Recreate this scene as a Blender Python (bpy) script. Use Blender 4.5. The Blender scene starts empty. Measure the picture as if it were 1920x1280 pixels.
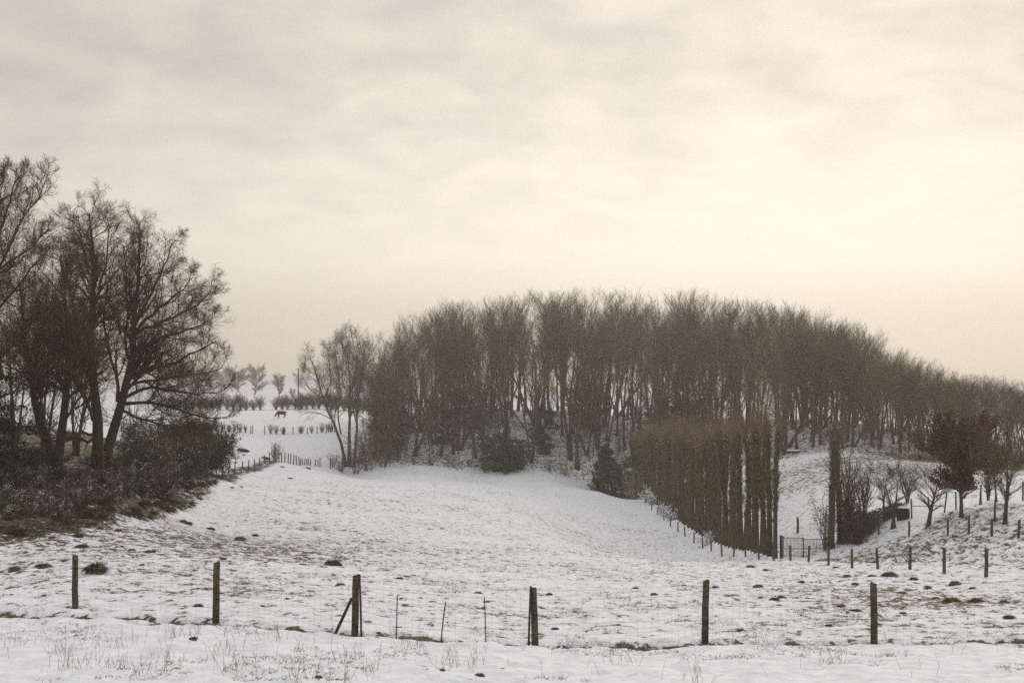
import bpy, math
import numpy as np
rng = np.random.default_rng(7)
R = math.radians
sc = bpy.context.scene
COL = sc.collection
# ------------------------------------------------------------------ camera
F = 2667.0                                  # focal length in pixels of a 1920 px wide frame
PITCH = math.atan(80.0 / F)
cam_d = bpy.data.cameras.new('camera'); cam_d.sensor_width = 36; cam_d.lens = 36 * F / 1920
cam_d.clip_start = 0.5; cam_d.clip_end = 9000
cam = bpy.data.objects.new('camera', cam_d); COL.objects.link(cam)
cam.rotation_euler = (R(90) + PITCH, 0, 0); sc.camera = cam
# ------------------------------------------------------------------ light
SUN_EL, SUN_AZ = R(19), R(16)               # azimuth clockwise from +Y
sdir = (math.sin(SUN_AZ) * math.cos(SUN_EL), math.cos(SUN_AZ) * math.cos(SUN_EL), math.sin(SUN_EL))
sun_d = bpy.data.lights.new('sun', 'SUN'); sun_d.energy = 1.1; sun_d.angle = R(20); sun_d.color = (1.0, 0.87, 0.70)
sun = bpy.data.objects.new('sun', sun_d); COL.objects.link(sun)
sun.rotation_euler = (R(90) - SUN_EL, 0, math.pi - SUN_AZ)
world = bpy.data.worlds.new('World'); sc.world = world; world.use_nodes = True
W = world.node_tree; W.nodes.clear()
def wn(t, **k):
    n = W.nodes.new(t)
    for a, v in k.items(): setattr(n, a, v)
    return n
def wmath(op, a, b=None, c=None, clamp=False):
    n = wn('ShaderNodeMath', operation=op); n.use_clamp = clamp
    for i, v in enumerate((a, b, c)):
        if v is None: continue
        if isinstance(v, (int, float)): n.inputs[i].default_value = v
        else: W.links.new(v, n.inputs[i])
    return n.outputs[0]
sky = wn('ShaderNodeTexSky', sky_type='NISHITA'); sky.sun_disc = False
sky.sun_elevation = SUN_EL; sky.sun_rotation = SUN_AZ; sky.air_density = 1.0; sky.dust_density = 1.0
bg1 = wn('ShaderNodeBackground'); bg1.inputs[1].default_value = 0.05
W.links.new(sky.outputs[0], bg1.inputs[0])
tc = wn('ShaderNodeTexCoord'); sep = wn('ShaderNodeSeparateXYZ'); W.links.new(tc.outputs['Generated'], sep.inputs[0])
zc = wmath('MAXIMUM', sep.outputs[2], 0.0)
den = wmath('ADD', zc, 0.22)
cx = wmath('DIVIDE', sep.outputs[0], den); cy = wmath('DIVIDE', sep.outputs[1], den)
cmb = wn('ShaderNodeCombineXYZ'); W.links.new(cx, cmb.inputs[0]); W.links.new(cy, cmb.inputs[1])
n1 = wn('ShaderNodeTexNoise'); n1.inputs['Scale'].default_value = 5.8; n1.inputs['Detail'].default_value = 7; n1.inputs['Roughness'].default_value = 0.5
n1.inputs['Distortion'].default_value = 0.35
W.links.new(cmb.outputs[0], n1.inputs['Vector'])
fade = wmath('MULTIPLY', wmath('SUBTRACT', zc, 0.05), 7.0, clamp=True)      # thinner structure towards the hazy horizon
nn = wmath('MULTIPLY', wmath('SUBTRACT', n1.outputs[0], 0.5), fade)
dot = wn('ShaderNodeVectorMath', operation='DOT_PRODUCT'); W.links.new(tc.outputs['Generated'], dot.inputs[0])
gd = (math.sin(R(8)) * math.cos(R(6)), math.cos(R(8)) * math.cos(R(6)), math.sin(R(6))); dot.inputs[1].default_value = gd
dd = wmath('MAXIMUM', dot.outputs['Value'], 0.0)
glow = wmath('POWER', dd, 26.0)
wide = wmath('POWER', dd, 4.0)
mixc = wn('ShaderNodeMix', data_type='RGBA')
mixc.inputs[6].default_value = (0.56, 0.535, 0.50, 1); mixc.inputs[7].default_value = (0.86, 0.78, 0.68, 1)
mf = wmath('ADD', wmath('MULTIPLY', nn, 2.0), 0.6, clamp=True)
W.links.new(mf, mixc.inputs[0])
lum = wmath('ADD', wmath('MULTIPLY', glow, 0.10), wmath('ADD', wmath('MULTIPLY', wide, 0.20), 0.53))
lum = wmath('ADD', lum, wmath('MULTIPLY', wmath('MULTIPLY', wmath('SUBTRACT', zc, 0.30), 2.2, clamp=True), 0.55))   # overcast sky: brighter overhead
band = wmath('SUBTRACT', 1.0, wmath('DIVIDE', wmath('ABSOLUTE', wmath('SUBTRACT', sep.outputs[2], 0.085)), 0.13), clamp=True)
lum = wmath('ADD', lum, wmath('MULTIPLY', wmath('MULTIPLY', band, wide), 0.46))       # pale mist glow low over the land
lum = wmath('MULTIPLY', lum, 1.25)
mixz = wn('ShaderNodeMix', data_type='RGBA'); W.links.new(wmath('MULTIPLY', wmath('SUBTRACT', zc, 0.30), 2.2, clamp=True), mixz.inputs[0])
W.links.new(mixc.outputs[2], mixz.inputs[6]); mixz.inputs[7].default_value = (0.62, 0.63, 0.67, 1)
bg2 = wn('ShaderNodeBackground'); W.links.new(mixz.outputs[2], bg2.inputs[0]); W.links.new(lum, bg2.inputs[1])
add = wn('ShaderNodeMixShader'); add.inputs[0].default_value = 0.88; wo = wn('ShaderNodeOutputWorld')
W.links.new(bg1.outputs[0], add.inputs[1]); W.links.new(bg2.outputs[0], add.inputs[2]); W.links.new(add.outputs[0], wo.inputs[0])
sc.view_settings.view_transform = 'Standard'; sc.view_settings.look = 'None'
sc.view_settings.exposure = 0.16; sc.view_settings.gamma = 1.0
sc.cycles.use_denoising = False; sc.cycles.use_adaptive_sampling = False; sc.cycles.max_bounces = 6; sc.cycles.volume_bounces = 0; sc.cycles.transparent_max_bounces = 4

# ------------------------------------------------------------------ helpers
cA, sA = math.cos(PITCH), math.sin(PITCH)
def P(px, py, D):
    u = (px - 960) / F; v = (640 - py) / F
    y = cA - v * sA; z = sA + v * cA
    return np.array([u * D / y, D, z * D / y])
def XD(px, D): return (px - 960) / F * D

def vnoise(x, y, seed=0):
    xi = np.floor(x).astype(np.int64); yi = np.floor(y).astype(np.int64); fx = x - xi; fy = y - yi
    fx = fx * fx * (3 - 2 * fx); fy = fy * fy * (3 - 2 * fy)
    def h(a, b):
        n = (a * 374761393 + b * 668265263 + seed * 1442695041) & 0xFFFFFFFF
        n = ((n ^ (n >> 13)) * 1274126177) & 0xFFFFFFFF
        return ((n ^ (n >> 16)) & 0xFFFF) / 65535.0
    return (h(xi, yi) * (1 - fx) + h(xi + 1, yi) * fx) * (1 - fy) + (h(xi, yi + 1) * (1 - fx) + h(xi + 1, yi + 1) * fx) * fy
def fbm(x, y, o=4, seed=0):
    s = 0; a = 0.5; t = 0
    for i in range(o):
        s = s + a * vnoise(x * 2 ** i + 17.3 * i, y * 2 ** i - 9.1 * i, seed + i); t += a; a *= 0.5
    return s / t
def sm(x, a, b):
    t = np.clip((x - a) / (b - a), 0, 1); return t * t * (3 - 2 * t)

# ------------------------------------------------------------------ materials
def mat(name, c1, c2, scale=4.0, rough=0.9, snow=None, bump=0.0, lo=0.35, hi=0.65, detail=4, rand=0.0, nw=1.6, zw=1.0):
    m = bpy.data.materials.new(name); m.use_nodes = True; t = m.node_tree; b = t.nodes['Principled BSDF']
    b.inputs['Roughness'].default_value = rough; b.inputs['Specular IOR Level'].default_value = 0.15
    g = t.nodes.new('ShaderNodeNewGeometry')
    n = t.nodes.new('ShaderNodeTexNoise'); n.inputs['Scale'].default_value = scale; n.inputs['Detail'].default_value = detail
    t.links.new(g.outputs['Position'], n.inputs['Vector'])
    r = t.nodes.new('ShaderNodeMapRange'); r.inputs[1].default_value = lo; r.inputs[2].default_value = hi
    t.links.new(n.outputs[0], r.inputs[0])
    x = t.nodes.new('ShaderNodeMix'); x.data_type = 'RGBA'
    x.inputs[6].default_value = (*c1, 1); x.inputs[7].default_value = (*c2, 1)
    t.links.new(r.outputs[0], x.inputs[0]); out = x.outputs[2]
    if rand:
        oi = t.nodes.new('ShaderNodeObjectInfo'); hs = t.nodes.new('ShaderNodeHueSaturation')
        mr = t.nodes.new('ShaderNodeMapRange'); mr.inputs[3].default_value = 1 - rand; mr.inputs[4].default_value = 1 + rand
        t.links.new(oi.outputs['Random'], mr.inputs[0]); t.links.new(mr.outputs[0], hs.inputs['Value'])
        t.links.new(out, hs.inputs['Color']); out = hs.outputs[0]
    if snow is not None:                         # snow lying on faces that look up
        sx = t.nodes.new('ShaderNodeSeparateXYZ'); t.links.new(g.outputs['True Normal'], sx.inputs[0])
        n2 = t.nodes.new('ShaderNodeTexNoise'); n2.inputs['Scale'].default_value = 1.7; n2.inputs['Detail'].default_value = 3
        t.links.new(g.outputs['Position'], n2.inputs['Vector'])
        a = t.nodes.new('ShaderNodeMath'); a.operation = 'MULTIPLY_ADD'; a.inputs[1].default_value = nw; zz = t.nodes.new('ShaderNodeMath'); zz.operation = 'MULTIPLY'; zz.inputs[1].default_value = zw; t.links.new(sx.outputs[2], zz.inputs[0]); t.links.new(n2.outputs[0], a.inputs[0]); t.links.new(zz.outputs[0], a.inputs[2])
        r2 = t.nodes.new('ShaderNodeMapRange'); r2.inputs[1].default_value = snow; r2.inputs[2].default_value = snow + 0.12; t.links.new(a.outputs[0], r2.inputs[0])
        x2 = t.nodes.new('ShaderNodeMix'); x2.data_type = 'RGBA'; x2.inputs[7].default_value = (0.78, 0.78, 0.8, 1)
        t.links.new(out, x2.inputs[6]); t.links.new(r2.outputs[0], x2.inputs[0]); out = x2.outputs[2]
    t.links.new(out, b.inputs['Base Color'])
    if bump:
        bp = t.nodes.new('ShaderNodeBump'); bp.inputs['Distance'].default_value = bump; bp.inputs['Strength'].default_value = 0.8
        t.links.new(n.outputs[0], bp.inputs['Height']); t.links.new(bp.outputs[0], b.inputs['Normal'])
    return m
M = dict(
    bark=mat('bark', (0.045, 0.034, 0.02), (0.085, 0.068, 0.042), 3, bump=0.03),
    bark_wood=mat('wood_bark', (0.06, 0.045, 0.024), (0.12, 0.09, 0.05), 0.6, rand=0.4),
    twig_wood=mat('wood_twigs', (0.08, 0.059, 0.035), (0.135, 0.10, 0.062), 0.25, rand=0.4),
    twig=mat('twigs', (0.07, 0.047, 0.025), (0.13, 0.09, 0.05), 1.0),
    twig_pale=mat('pale_twigs', (0.20, 0.17, 0.125), (0.30, 0.26, 0.19), 1.0),
    twig_snowy=mat('snow_dusted_twigs', (0.06, 0.045, 0.026), (0.11, 0.085, 0.05), 1.0, snow=1.62),
    leaf_brown=mat('brown_leaves', (0.065, 0.026, 0.016), (0.16, 0.068, 0.04), 2.5, rand=0.1),
    leaf_hedge=mat('hedge_leaves', (0.035, 0.018, 0.011), (0.085, 0.042, 0.025), 2.5),
    leaf_ivy=mat('ivy_leaves', (0.030, 0.036, 0.014), (0.075, 0.068, 0.03), 2.0, snow=2.05),
    leaf_ever=mat('evergreen_leaves', (0.020, 0.028, 0.013), (0.045, 0.055, 0.025), 1.5),
    leaf_ever_snow=mat('evergreen_leaves_with_snow', (0.022, 0.03, 0.014), (0.05, 0.055, 0.028), 1.5, snow=2.02, nw=3.0, zw=0.35),
    leaf_snowy=mat('snow_dusted_leaves', (0.055, 0.038, 0.019), (0.12, 0.083, 0.043), 1.5, snow=1.88, nw=3.0, zw=0.35),
    row_bark=mat('row_bark', (0.05, 0.041, 0.022), (0.085, 0.07, 0.038), 1.5, rand=0.2),
    row_twig=mat('row_twigs', (0.045, 0.034, 0.017), (0.21, 0.15, 0.078), 2.4, rand=0.25),
    row_shoot=mat('red_brown_shoots', (0.15, 0.088, 0.05), (0.26, 0.16, 0.095), 0.5, rand=0.15),
    post=mat('weathered_post', (0.055, 0.045, 0.028), (0.12, 0.10, 0.065), 9, bump=0.01),
    wire=mat('galvanised_wire', (0.25, 0.24, 0.23), (0.33, 0.32, 0.3), 5, rough=0.5),
    rust=mat('rusty_rod', (0.055, 0.028, 0.019), (0.095, 0.05, 0.034), 12),
    gate=mat('gate_paint', (0.035, 0.034, 0.032), (0.06, 0.056, 0.05), 8),
    grass=mat('dead_grass', (0.075, 0.060, 0.030), (0.15, 0.12, 0.07), 2.0),
    grass_dark=mat('tussock_grass', (0.04, 0.03, 0.016), (0.10, 0.075, 0.042), 6.0),
    grass_verge=mat('verge_grass', (0.028, 0.02, 0.011), (0.075, 0.055, 0.03), 1.2, snow=2.02),
    mound=mat('clod', (0.07, 0.055, 0.032), (0.17, 0.13, 0.078), 7.0, snow=1.84, bump=0.05),
    tuft=mat('tuft_grass', (0.08, 0.062, 0.035), (0.20, 0.155, 0.09), 5.0),
    straw=mat('dry_stems', (0.22, 0.16, 0.11), (0.36, 0.28, 0.2), 5),
    snow=mat('snow_lump', (0.78, 0.78, 0.8), (0.84, 0.84, 0.85), 5, bump=0.03),
    hide=mat('cow_hide', (0.05, 0.02, 0.012), (0.085, 0.035, 0.02), 2),
    hide_black=mat('black_hide', (0.014, 0.011, 0.011), (0.025, 0.02, 0.018), 2),
    dark=mat('dark_plastic', (0.02, 0.02, 0.02), (0.035, 0.034, 0.03), 3),
)
# ------------------------------------------------------------------ mesh builders
def mesh_np(name, V, polys, smooth=False):
    """V (n,3); polys: list of int arrays (m,k)"""
    me = bpy.data.meshes.new(name); V = np.asarray(V, np.float32)
    me.vertices.add(len(V)); me.vertices.foreach_set('co', V.ravel())
    loops = np.concatenate([p.ravel() for p in polys]).astype(np.int32)
    tot = np.concatenate([np.full(len(p), p.shape[1], np.int32) for p in polys])
    st = np.concatenate([[0], np.cumsum(tot)[:-1]]).astype(np.int32)
    me.loops.add(len(loops)); me.loops.foreach_set('vertex_index', loops)
    me.polygons.add(len(tot)); me.polygons.foreach_set('loop_start', st)
    try: me.polygons.foreach_set('loop_total', tot)
    except Exception: pass
    if smooth: me.polygons.foreach_set('use_smooth', np.ones(len(tot), bool))
    me.update(calc_edges=True); me.validate()
    return me
def nrm(v): return v / np.maximum(np.linalg.norm(v, axis=-1, keepdims=True), 1e-9)
def tube_arrays(pts, rad, k=3):
    """pts (n,s,3), rad (n,s) -> verts, quads (+ end caps as k-gons)"""
    n, s, _ = pts.shape
    tan = np.empty_like(pts); tan[:, 1:-1] = pts[:, 2:] - pts[:, :-2]; tan[:, 0] = pts[:, 1] - pts[:, 0]; tan[:, -1] = pts[:, -1] - pts[:, -2]
    tan = nrm(tan)
    mean = nrm(pts[:, -1] - pts[:, 0])
    ref = np.where(np.abs(mean[:, 2:3]) > 0.8, np.array([[1., 0.1, 0]]), np.array([[0, 0.1, 1.]]))[:, None, :]
    a = nrm(np.cross(tan, np.broadcast_to(ref, tan.shape))); b = np.cross(tan, a)
    ang = np.arange(k) * 2 * np.pi / k
    V = pts[:, :, None, :] + rad[:, :, None, None] * (np.cos(ang)[None, None, :, None] * a[:, :, None, :] + np.sin(ang)[None, None, :, None] * b[:, :, None, :])
    idx = np.arange(n * s * k).reshape(n, s, k)
    nx = np.roll(idx, -1, axis=2)
    q = np.stack([idx[:, :-1], nx[:, :-1], nx[:, 1:], idx[:, 1:]], -1).reshape(-1, 4)
    caps = [idx[:, -1].reshape(-1, k)]
    if k > 4: caps.append(idx[:, 0][:, ::-1].reshape(-1, k))
    return V.reshape(-1, 3), [q] + caps
class MB:
    def __init__(s): s.V = []; s.Pl = {}; s.n = 0
    def add(s, V, polys):
        V = np.asarray(V, float)
        for p in polys:
            p = np.asarray(p)
            if len(p): s.Pl.setdefault(p.shape[1], []).append(p + s.n)
        s.V.append(V); s.n += len(V); return s
    def tubes(s, pts, rad, k=3): return s.add(*tube_arrays(np.asarray(pts, float), np.asarray(rad, float), k))
    def tube(s, pts, r, k=8):
        pts = np.asarray(pts, float)[None]; r = np.broadcast_to(np.asarray(r, float), (1, pts.shape[1]))
        return s.tubes(pts, r, k)
    def box(s, c, h, rz=0.0, bev=0.0):
        x, y, z = h; b = bev
        if b <= 0:
            v = np.array([[i, j, k] for k in (-z, z) for i, j in ((-x, -y), (x, -y), (x, y), (-x, y))], float)
            f = [[3, 2, 1, 0], [4, 5, 6, 7], [0, 1, 5, 4], [1, 2, 6, 5], [2, 3, 7, 6], [3, 0, 4, 7]]
        else:
            def ring(d, zz): return [(-x + d, -y + d, zz), (x - d, -y + d, zz), (x - d, y - d, zz), (-x + d, y - d, zz)]
            v = np.array(ring(b, -z) + ring(0, -z + b) + ring(0, z - b) + ring(b, z), float)
            f = [[3, 2, 1, 0], [12, 13, 14, 15]]
            for r in range(3):
                for i in range(4):
                    j = (i + 1) % 4; f.append([r * 4 + i, r * 4 + j, r * 4 + 4 + j, r * 4 + 4 + i])
        ca, sa = math.cos(rz), math.sin(rz)
        v = np.stack([v[:, 0] * ca - v[:, 1] * sa, v[:, 0] * sa + v[:, 1] * ca, v[:, 2]], 1) + np.asarray(c, float)
        return s.add(v, [np.array(f)])
    def mesh(s, name, smooth=False):
        return mesh_np(name, np.concatenate(s.V), [np.concatenate(p) for p in s.Pl.values()], smooth)
    def build(s, name, m, parent=None, smooth=False, loc=None):
        me = s.mesh(name, smooth); me.materials.append(m); return link(name, me, parent, loc)
def link(name, data, parent=None, loc=None):
    o = bpy.data.objects.new(name, data); COL.objects.link(o)
    if parent is not None: o.parent = parent
    if loc is not None: o.location = [float(a) for a in loc]
    return o
def tag(o, label=None, cat=None, group=None, kind=None):
    if label: o['label'] = label
    if cat: o['category'] = cat
    if group: o['group'] = group
    if kind: o['kind'] = kind
    return o
def empty(name, loc, label, cat, group=None, rz=0.0):
    e = link(name, None, None, loc); e.rotation_euler.z = rz; e.empty_display_size = 0.3
    return tag(e, label, cat, group)
def dup(root, loc, rz, scale, label=None, group=None):
    r = root.copy(); COL.objects.link(r); r.location = [float(a) for a in loc]; r.rotation_euler.z = rz
    r.scale = scale if hasattr(scale, '__len__') else (scale,) * 3
    if label: r['label'] = label
    if group: r['group'] = group
    for ch in list(root.children):
        c = ch.copy(); COL.objects.link(c); c.parent = r
        for g in list(ch.children):
            d = g.copy(); COL.objects.link(d); d.parent = c
    return r
class Kind:                                   # the first use moves the source itself, later uses copy it
    def __init__(s, root): s.root = root; s.used = False
    def put(s, loc, rz=0.0, scale=1.0, label=None, group=None):
        if s.used: return dup(s.root, loc, rz, scale, label, group)
        s.used = True; r = s.root; r.location = [float(a) for a in loc]; r.rotation_euler.z = rz
        r.scale = scale if hasattr(scale, '__len__') else (scale,) * 3
        if label: r['label'] = label
        if group: r['group'] = group
        return r
    def drop(s):
        if not s.used:
            for ch in list(s.root.children): bpy.data.objects.remove(ch)
            bpy.data.objects.remove(s.root)

# ------------------------------------------------------------------ growth of branches
def grow(o, d, L, r0, segs=4, wob=0.15, trop=0.0, tip=0.3, tv=(0, 0, 1)):
    n = len(o); pts = np.empty((n, segs + 1, 3)); pts[:, 0] = o; d = nrm(d); tv = np.asarray(tv, float)
    for s in range(segs):
        d = nrm(d + rng.normal(0, wob, (n, 3)) + trop * tv)
        pts[:, s + 1] = pts[:, s] + d * (L / segs)[:, None]
    t = np.linspace(0, 1, segs + 1)[None]
    return pts, r0[:, None] * (1 - (1 - tip) * t)
def spawn(pts, rad, L, n, t0, t1, ang, aj, lr, rr=0.6, rmin=0.006, shape=None, up=0.0):
    N, S, _ = pts.shape; S -= 1
    t = (np.arange(n)[None] + rng.uniform(0, 1, (N, n))) / n; t = (t0 + (t1 - t0) * t).ravel()
    i = np.repeat(np.arange(N), n); f = np.minimum(t * S, S - 1e-6); k = f.astype(int); w = (f - k)[:, None]
    pos = pts[i, k] * (1 - w) + pts[i, k + 1] * w; tan = nrm(pts[i, k + 1] - pts[i, k])
    r = rad[i, k] * (1 - w[:, 0]) + rad[i, k + 1] * w[:, 0]
    rv = rng.normal(0, 1, (len(i), 3)); rv[:, 2] += up; pr = nrm(rv - (rv * tan).sum(1, keepdims=True) * tan)
    a = ang + rng.normal(0, aj, len(i)); d = np.cos(a)[:, None] * tan + np.sin(a)[:, None] * pr
    sh = shape(t) if shape else (1 - 0.6 * t)
    LL = L[i] * lr * sh * rng.uniform(0.65, 1.25, len(i))
    return pos, d, LL, np.maximum(r * rr, rmin)
def resample(pl, n):
    pl = np.asarray(pl, float); s = np.concatenate([[0], np.cumsum(np.linalg.norm(np.diff(pl, axis=0), axis=1))])
    q = np.linspace(0, s[-1], n + 1)
    # smooth by a Catmull-like blend of linear interpolation
    out = np.stack([np.interp(q, s, pl[:, j]) for j in range(3)], 1)
    out[1:-1] = 0.5 * out[1:-1] + 0.25 * (out[:-2] + out[2:]); return out, s[-1]
def leaves(centres, size, jit=0.15, n=1):
    c = np.repeat(centres, n, axis=0) + rng.normal(0, jit, (len(centres) * n, 3)); m = len(c)
    a = nrm(rng.normal(0, 1, (m, 3))); b = nrm(np.cross(a, rng.normal(0, 1, (m, 3))))
    s = size * rng.uniform(0.6, 1.3, (m, 1))
    V = np.stack([c - a * s, c + b * s * 0.55, c + a * s, c - b * s * 0.55], 1).reshape(-1, 3)
    return V, [np.arange(m * 4).reshape(m, 4)]

# ------------------------------------------------------------------ terrain
# (x pixel, y pixel, distance): where the ground shows in the picture and how far it is
CP = [(960,1280,22),(100,1262,23),(1800,1275,22.5),(145,1141,34.7),(-150,1140,36),(408,1168,30.7),(667,1185,30),(1003,1207,30),(1320,1207,30),(1635,1204,30),(2000,1200,30),
 (960,1073,65),(960,1029,100),(960,972,150),(960,929,200),(900,893,256),(1100,911,265),(650,885,252),(530,868,225),(560,873,240),
 (1845,1083,65),(1703,1071,77),(1551,1058,97),(1480,1052,110),(1421,1051,124),(1352,1043,146),(1300,1020,168),(1256,986,194),(1221,955,220),(1176,929,265),
 (400,1060,52),(100,1080,45),(-200,1080,50),(65,970,69),(123,962,77),(177,947,84),(222,944,92),(260,936,100),(330,940,115),(400,905,165),(430,888,191),(478,877,210),(517,868,228),
 (300,985,85),(600,960,125),(560,905,180),(700,905,205),
 (104,893,90),(185,884,95),(0,880,100),(-200,880,100),(100,800,160),(0,770,260),(-200,770,260),(300,850,150),(430,868,207),(460,851,232),(460,846,254),(560,857,262),(460,809,285),(350,808,280),(600,814,282),(640,866,256),
 (529,783,310),(400,790,310),(700,790,330),(300,768,400),(480,768,400),(640,768,400),(0,765,400),(480,750,520),(480,738,800),(700,745,800),(-100,745,800),(100,720,1600),(480,702,1600),(900,735,1600),(1900,735,1600),
 (760,820,278),(760,775,305),(760,790,380),(1000,830,280),(1000,775,308),(1000,790,390),(1160,870,275),(1200,800,300),(1200,800,390),(1330,855,250),(1330,795,295),(1330,800,390),
 (1500,1046,126),(1500,1014,133),(1500,960,150),(1500,900,178),(1500,858,200),(1500,828,222),(1500,792,262),(1500,800,350),(1440,900,190),
 (1700,858,190),(1700,812,245),(1700,810,330),(1900,885,165),(1900,850,210),(1900,825,300),(2300,870,170),(2300,820,300),(1750,792,800),(1200,760,800),
 (1645,1006,126),(1702,1010,117),(1774,1010,106),(1814,1010,101),(1856,1009,97),(1906,1012,92),(1620,1026,124),(2300,1010,65),(2300,1100,50),
 (1800,973,112),(1680,972,130),(1620,985,130),(1650,940,145),(1700,930,148),(1850,930,135),(1750,895,165)]
CP += [(900,908,228),(750,899,225),(1050,921,232),(620,886,240),(820,895,243),(1120,921,248)]
ctrl = np.array([P(*c) for c in CP])
ctrl = np.concatenate([ctrl, [[0, 6, -3.3], [-8, 0, -2.2], [8, 0, -2.2], [0, -12, -1.7], [-20, 5, -3.0], [20, 5, -3.2],
                              [-900, 2400, 8], [0, 2400, -8], [900, 2400, 3], [-400, 260, -6], [400, 260, -6]]])
def uv(x, y):
    d = np.maximum(y + 34.0, 8.0)
    return np.stack([x / d * 2.4, np.log(d) * 1.0], -1)
UC = uv(ctrl[:, 0], ctrl[:, 1])
def tps(r2): return np.where(r2 > 1e-12, 0.5 * r2 * np.log(r2 + 1e-12), 0.0)
NCP = len(UC); K = tps(((UC[:, None] - UC[None]) ** 2).sum(-1)) + np.eye(NCP) * 1e-5
Pm = np.concatenate([np.ones((NCP, 1)), UC], 1)
SOL = np.linalg.solve(np.block([[K, Pm], [Pm.T, np.zeros((3, 3))]]), np.concatenate([ctrl[:, 2], np.zeros(3)]))
def base_h(x, y):
    x = np.asarray(x, float); y = np.asarray(y, float); q = uv(x, y); out = np.full(x.shape, SOL[NCP])
    out = out + SOL[NCP + 1] * q[..., 0] + SOL[NCP + 2] * q[..., 1]
    for i in range(NCP):
        out += SOL[i] * tps((q[..., 0] - UC[i, 0]) ** 2 + (q[..., 1] - UC[i, 1]) ** 2)
    return out
def fence_left_x(y):       # line of the hedge side fence
    return np.interp(y, [40, 69, 77, 84, 92, 100, 130, 165, 191, 210, 228], [-22.0, -23.2, -24.2, -24.6, -25.4, -26.2, -29.5, -34.5, -37.9, -37.9, -37.8])
def verge(x, y):           # 1 on the dead grass bank beside the left fence
    fx = fence_left_x(y) + 0.5 * (fbm(x / 3, y / 3, 3, 40) - 0.5)
    wd = np.interp(y, [60, 85, 120, 165, 228], [4.0, 2.3, 2.5, 2.1, 1.2]) * (0.75 + 0.5 * fbm(x / 2.5, y / 2.5, 3, 45))
    d = x - fx
    return sm(d, -1.6, -0.5) * (1 - sm(d, wd * 0.6, wd * 1.15)) * sm(y, 55, 62) * (1 - sm(y, 228, 236))
def bank(x, y):            # rough terrace bank on the right
    return sm(x, 22.6, 25.2) * (1 - sm(x, 38, 44)) * sm(y, 30, 50) * (1 - sm(y, 118, 126))
def wood_mask(x, y):
    ex = np.array([-45, -28, -10, 14, 22.5, 31, 37.5, 44, 51, 60, 90])
    ed = np.array([262, 256, 258, 266, 268, 255, 206, 199, 190, 168, 150])
    e = np.interp(x, ex, ed)
    return sm(y, e - 3, e + 4) * (1 - sm(y, 380, 430)) * sm(x, -36, -26)
def micro(x, y):
    near = 1 - sm(y, 120, 300)
    m = 0.16 * (fbm(x / 2.2, y / 2.2, 3, 3) - 0.5) + near * 0.17 * (fbm(x / 0.45, y / 0.45, 3, 9) - 0.5)
    fl = np.interp(x, [-40, -13, -6, 3, 30], [37, 34.7, 30.6, 30.2, 30.2])       # trodden step along the near fence
    m += -0.10 * np.exp(-((y - fl + 0.4) / 0.35) ** 2) + 0.05 * np.exp(-((y - fl - 0.35) / 0.4) ** 2)
    m += bank(x, y) * (0.55 * (fbm(x / 2.4, y / 2.4, 3, 21) - 0.5) + 0.9 * np.abs(fbm(x / 1.1, y / 1.1, 3, 22) - 0.5))
    m += 0.45 * wood_mask(x, y) * (fbm(x / 3, y / 3, 3, 31) - 0.5)
    m += verge(x, y) * 0.35 * (fbm(x / 0.8, y / 0.8, 3, 33) - 0.3)
    big = sm(y, 25, 60) * 0.35 * (fbm(x / 9, y / 9, 2, 51) - 0.5)
    return m + big
def H(x, y): return base_h(x, y) + micro(np.asarray(x, float), np.asarray(y, float))
def G(x, y): return float(H(np.array([x], float), np.array([y], float))[0])
def at(px, D, dz=0.0):
    x = XD(px, D); return np.array([x, D, G(x, D) + dz])

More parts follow.
